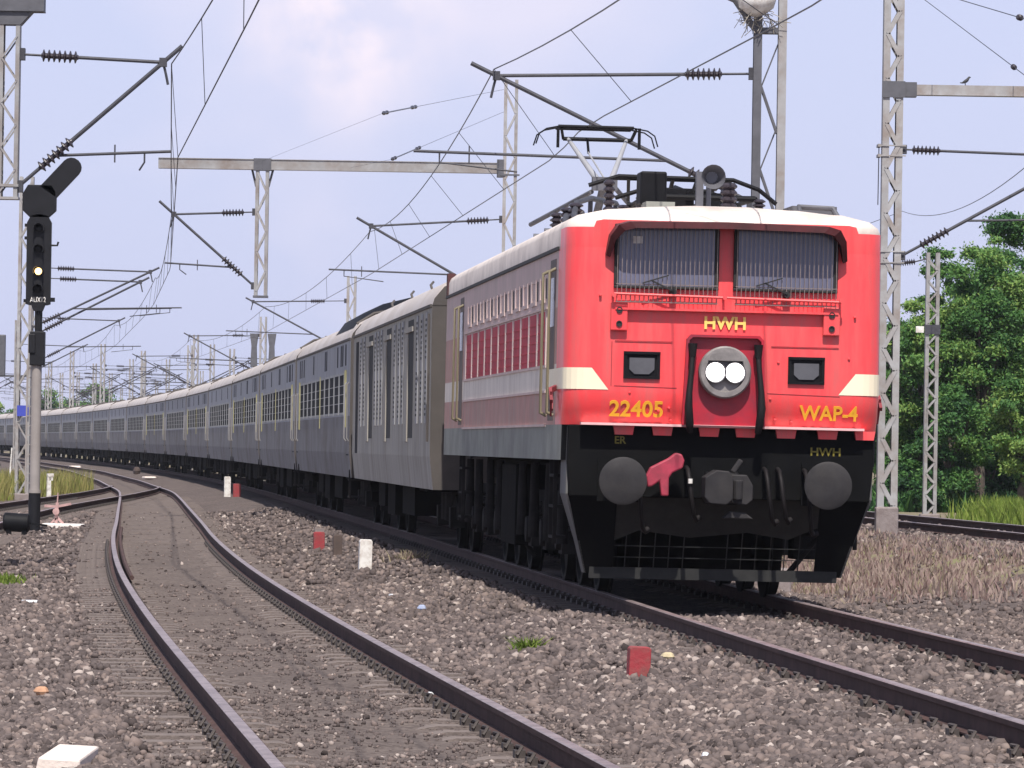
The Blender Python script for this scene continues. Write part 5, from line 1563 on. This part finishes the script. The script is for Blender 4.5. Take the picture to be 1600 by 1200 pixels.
# scattered bits
def lump(name, px, py, w, d, h, mat_, label, cat, n=7, flat=False, rot=0):
    p, k = place(px, py)
    mb = MB()
    rings = []
    for t, s in ((0, .85), (.45, 1.0), (.85, .72), (1.0, .4)) if not flat else ((0, .95), (.5, 1.0), (1.0, .93)):
        rings.append([(w / 2 * s * math.cos(2 * math.pi * i / n) * (1 + .25 * math.sin(i * 5.1 + w * 40)), d / 2 * s * math.sin(2 * math.pi * i / n) * (1 + .22 * math.cos(i * 3.7)), h * t - .02) for i in range(n)])
    mb.loft(rings, True, True)
    o = mb.build(name, mat_); o.location = p + Vector((0, 0, .035)); o.rotation_euler = (0, 0, rot)
    return tag(o, label, cat)
m_blocky = MAT('pale_concrete', (.72, .62, .56), .85, .08, 7, bump=.15)  # pale cream is the concrete's own colour
p, k = place(105, 1196)
mb = MB(); mb.prism([(-.135, -.12), (.125, -.12), (.135, .08), (-.09, .09)], 'y', -.75, .45)
o = mb.build('concrete_block', m_blocky, bevel=.012); o.location = p; tag(o, 'pale cream concrete block at the bottom left edge of the picture', 'concrete block')
m_litter = MAT('pale_plastic', (.75, .76, .80), .4, .05, 9)
m_orange = MAT('orange_stone', (.50, .28, .17), .85, .15, 14)
lump('litter', 44, 945, .20, .25, .03, m_litter, 'white scrap of litter on the stones at the left edge', 'litter', 6, True, .4)
lump('brick_piece', 66, 1092, .12, .14, .06, m_orange, 'orange brown piece of brick among the dark stones', 'brick')
lump('plastic_bag', 660, 958, .11, .2, .07, MAT('blue_white_plastic', (.42, .48, .66), .35, .2, 14), 'crumpled bluish white plastic scrap in the ballast', 'litter')
lump('litter', 612, 935, .08, .14, .03, m_litter, 'small white scrap left of the bluish plastic one', 'litter', 6, True)
lump('litter', 671, 1094, .05, .1, .03, m_litter, 'tiny white crumb beside the right rail of the empty track', 'litter', 6)
lump('litter', 1101, 1192, .05, .08, .04, m_litter, 'pale bluish pebble of litter at the bottom edge right of center', 'litter', 6)
lump('pale_stone', 1045, 1036, .12, .16, .06, MAT('yellowish_stone', (.52, .43, .27), .9, .15, 12), 'yellowish flat stone beside the red square post', 'stone')
lump('pale_stone', 235, 749, .75, 1.6, .10, m_blocky, 'pale flat slab where the two tracks meet in the distance', 'stone slab', 8, True)
lump('pale_stone', 118, 733, .9, 2.0, .18, m_blocky, 'whitish heap edge right of the signal post, in front of the far train', 'stone slab', 8, True)
lump('pale_stone', 213, 741, .35, .6, .35, m_postbrown, 'small rusty lump beside the distant pale slab', 'stone')
p, k = place(485, 905)
# point rod lever between rails of the empty track near the mast shadow is left out: nothing of it shows

# second, far signal at the left edge
pz = P(4, 600, 170)
t = empty('railway_signal', (pz.x, 170, gz(pz.x, 170)), 0, 'distant grey signal half hidden at the left edge of the picture', 'railway signal')
mb = MB(); mb.cyl((-.25, 0, 0), (-.25, 0, 4.0), .09, None, 10); mb.build('post', m_galv, t)
mb = MB(); mb.box2((-.55, -.1, 3.9), (.08, .12, 5.3)); mb.build('signal_head', m_galvdark, t, bevel=.03)

# ------------------------------------------------------------------ bird on the right beam
pb = P(1508, 133, DD); 
mb = MB()
spine = [(-.20, .035), (-.12, .03), (-.05, .05), (.02, .075), (.08, .11), (.12, .155), (.15, .18), (.185, .185), (.225, .178)]
rad = [.018, .028, .052, .068, .062, .045, .042, .030, .004]
mb.tube([(x * .46, 0, z * .66 + .03) for x, z in spine], [r * .46 for r in rad], 12)
for s in (-1, 1): mb.tube([(.0, s * .015, .05), (.005, s * .015, .0)], [.009, .006], 6)
bd = mb.build('bird', MAT('crow_feathers', (.035, .035, .04), .6, .3, 20), smooth=60)
bd.location = (pb.x, DD, zD + zd_ + .07); tag(bd, 'small dark bird perched on the right portal beam', 'bird')

# ------------------------------------------------------------------ trees
def tree(name, label, X, D, h, rx, ry, nclump, nleaf, lsize, trunk_h, seed, group, base=None, tone0=.5, low=.12):
    rg = np.random.default_rng(seed)
    z0 = gz(X, D)
    root = empty(name, (X, D, z0), 0, label, 'tree', group)
    mb = MB()
    tr = max(.12, h * .028)
    top = Vector((rg.normal(0, .25), rg.normal(0, .25), h * .62))
    mb.tube([(0, 0, -.3), (rg.normal(0, .06), rg.normal(0, .06), trunk_h * .6), (rg.normal(0, .12), rg.normal(0, .12), trunk_h), tuple(top)], [tr * 1.35, tr, tr * .8, tr * .3], 9)
    cl = []
    zc0 = h * low
    while len(cl) < nclump:
        q = rg.uniform(-1, 1, 3); r = np.linalg.norm(q)
        if r > 1 or r < .30: continue
        wz = 1.0 if q[2] > -.3 else .85
        c = np.array([q[0] * rx * wz, q[1] * ry * wz, zc0 + (h - zc0) * (.5 + .5 * q[2])])
        cl.append((c, rg.uniform(.55, 1.25), rg.uniform(-.26, .26)))
    for c, s_, _t in cl[::max(1, nclump // 12)]:
        st = Vector((0, 0, rg.uniform(trunk_h * .6, h * .5))); e = Vector(c)
        mdp = st.lerp(e, .55) + Vector((0, 0, h * .03))
        mb.tube([st, mdp, e], [tr * .45, tr * .25, tr * .08], 6)
    mb.build('trunk', m_bark, root, smooth=60)
    cs = np.array([c for c, _, _ in cl]); ss = np.array([s_ for _, s_, _ in cl]); tt = np.array([t for _, _, t in cl])
    n = nleaf
    wts = ss ** 2; wts /= wts.sum()
    ci = rg.choice(len(cl), n, p=wts)
    spread = np.abs(rg.normal(0, .62, n)) + .12
    dirs = rg.normal(size=(n, 3)); dirs /= np.linalg.norm(dirs, axis=1)[:, None]
    pos_ = cs[ci] + dirs * (spread * ss[ci] * rx / 4.2 * (46.0 / nclump) ** .33 * 1.25)[:, None] * np.array([1.15, 1.1, .70])
    # sprays that droop from the clumps
    pos_[:, 2] -= .10 * rg.uniform(0, 1, n) * np.linalg.norm(pos_[:, :2] - cs[ci][:, :2], axis=1) ** 2 * 2.0
    ok = pos_[:, 2] > .15
    pos_, ci = pos_[ok], ci[ok]; n = len(pos_)
    nr = rg.normal(size=(n, 3)) + np.array([0, -.35, .75]); nr /= np.linalg.norm(nr, axis=1)[:, None]
    u = np.cross(nr, rg.normal(size=(n, 3))); u /= np.linalg.norm(u, axis=1)[:, None]
    v = np.cross(nr, u)
    L = (lsize * rg.uniform(.6, 1.35, n))[:, None]; Wd = L * rg.uniform(.35, .6, (n, 1))
    V = np.stack([pos_ - u * L, pos_ + v * Wd + nr * L * .12, pos_ + u * L, pos_ - v * Wd + nr * L * .12], 1).reshape(-1, 3)
    F = (np.arange(n) * 4)[:, None] + np.array([0, 1, 2, 3])
    tone = np.clip(tone0 + tt[ci] + rg.normal(0, .14, n), 0, 1)
    link_mesh('crown', fast_mesh('crown', V, F, np.repeat(tone, 4), m_leaf), root)
    return root
TG = 'trees along the right side'
def tx(px, D): return P(px, 600, D).x
specs = [  # photo column, depth, top row, half width in px, label, tone, seed, low, leaves
    (1434, 150, 470, 60, 'low light green tree just right of the lattice portal mast', .60, 1, .16, 34000),
    (1466, 160, 384, 46, 'slender olive tree rising behind the slim lattice mast', .48, 2, .10, 30000),
    (1528, 150, 395, 78, 'broad rounded tree in front, between the slim mast and the right edge', .56, 3, .24, 60000),
    (1585, 158, 320, 68, 'tallest tree of the right group, its crown top near the right edge', .46, 4, .12, 56000),
    (1655, 152, 340, 92, 'big dark tree cut by the right edge of the picture', .44, 5, .15, 50000),
    (1545, 156, 362, 58, 'round full crown rising between the olive tree and the tallest tree', .52, 21, .14, 44000),
    (1606, 146, 590, 60, 'bushy bright low tree in front of the tallest tree', .66, 6, .25, 24000),
    (1488, 148, 610, 48, 'low dark bush tree beside the slim lattice mast', .40, 7, .05, 20000),
    (1402, 162, 490, 60, 'tree partly hidden behind the locomotive corner and the portal mast', .44, 8, .05, 30000),
    (1545, 162, 430, 110, 'deep shaded tree at the back of the right group', .30, 9, -.05, 60000),  # low tone puts canopy shade into the leaves of the back trees
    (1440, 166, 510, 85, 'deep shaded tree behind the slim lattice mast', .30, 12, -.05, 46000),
    (1350, 190, 520, 70, 'tree mostly hidden behind the red locomotive', .35, 10, .1, 12000),
]
for px, D, top, hwpx, lab, tone, sd, lw, nl in specs:
    X = tx(px, D); h = P(px, top, D).z - gz(X, D); rx = hwpx * D / FPX
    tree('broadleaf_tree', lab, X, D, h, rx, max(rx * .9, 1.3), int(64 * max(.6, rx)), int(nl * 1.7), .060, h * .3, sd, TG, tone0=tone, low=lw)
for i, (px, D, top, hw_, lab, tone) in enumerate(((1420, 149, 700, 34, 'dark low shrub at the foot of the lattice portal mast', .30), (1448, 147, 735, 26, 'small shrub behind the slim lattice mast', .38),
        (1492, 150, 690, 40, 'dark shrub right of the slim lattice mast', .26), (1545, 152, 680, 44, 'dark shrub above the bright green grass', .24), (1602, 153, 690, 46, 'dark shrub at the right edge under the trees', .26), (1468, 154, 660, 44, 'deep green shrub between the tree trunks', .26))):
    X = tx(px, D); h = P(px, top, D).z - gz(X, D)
    tree('shrub', lab, X, D, h, hw_ * D / FPX, .9, 26, 14000, .06, .3, 70 + i, 'shrubs below the trees', tone0=tone, low=-.05)['category'] = 'shrub'  # shade under the trees is painted into the shrubs by a low leaf tone
n = 30000      # undergrowth, the shade below the crowns put into its dark leaf tone
X = rng.uniform(8, 22, n); D = rng.uniform(146.5, 178, n)
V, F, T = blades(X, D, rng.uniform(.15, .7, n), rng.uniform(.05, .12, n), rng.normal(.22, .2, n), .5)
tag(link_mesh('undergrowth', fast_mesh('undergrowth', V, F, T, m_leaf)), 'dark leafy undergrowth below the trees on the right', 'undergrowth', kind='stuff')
# faraway trees behind the end of the train on the left
far = [(84, 640, 610, 30, 'brownish faraway tree nearest the signal post on the left horizon'), (118, 700, 618, 26, 'bluish green faraway tree, second right of the signal post'),
       (152, 660, 600, 34, 'greenest faraway tree above the pale far coach roof'), (186, 720, 628, 24, 'small faraway tree at the right end of the horizon row'),
       (-14, 620, 625, 34, 'faraway tree at the left edge of the picture'), (22, 700, 640, 26, 'low faraway tree just left of the signal post')]
for i, (px, D, top, hw_, lab) in enumerate(far):
    X = tx(px, D); h = P(px, top, D).z - gz(X, D)
    tree('broadleaf_tree', lab, X, D, h, hw_ * D / FPX, 3.0, 30, 7000, .22, h * .3, 40 + i, 'faraway trees on the left horizon', tone0=.6, low=.05)

rg = np.random.default_rng(5)
n = 42000
k = rg.integers(0, 60, n)
cx0 = rg.uniform(34, 190, 60); cr = rg.uniform(3.5, 7.5, 60)
dv = rg.normal(size=(n, 3)); dv /= np.linalg.norm(dv, axis=1)[:, None]
pc = np.stack([cx0[k], 560 + rg.normal(0, 12, 60)[k], cr[k] * .85], -1) + dv * (cr[k] * rg.uniform(.5, 1.05, n))[:, None] * np.array([1.1, 1, .85])
pc[:, 2] = np.abs(pc[:, 2])
u = np.cross(dv, rg.normal(size=(n, 3))); u /= np.linalg.norm(u, axis=1)[:, None]; v = np.cross(dv, u)
V = np.stack([pc - u * .42, pc + v * .24, pc + u * .42, pc - v * .24], 1).reshape(-1, 3)
tag(link_mesh('distant_wood', fast_mesh('distant_wood', V, (np.arange(n) * 4)[:, None] + np.arange(4), np.repeat(np.clip(rg.normal(.5, .2, n), 0, 1), 4), m_leaf)),
    'far off wood on the horizon to the right', 'wood', kind='stuff')

# ------------------------------------------------------------------ the humid air over the yard
mb = MB(); mb.box2((-2000, -60, -3.0), (2000, 3900, 14.0))
m_air = bpy.data.materials.new('humid_air'); m_air.use_nodes = True
n_ = m_air.node_tree; n_.nodes.clear()
o_ = n_.nodes.new('ShaderNodeOutputMaterial'); v_ = n_.nodes.new('ShaderNodeVolumePrincipled')
v_.inputs['Color'].default_value = (.86, .88, .97, 1); v_.inputs['Density'].default_value = 0.00014; v_.inputs['Anisotropy'].default_value = 0.2
n_.links.new(v_.outputs['Volume'], o_.inputs['Volume'])
tag(mb.build('haze', m_air), 'thin humid haze over the railway yard', 'haze', kind='stuff')
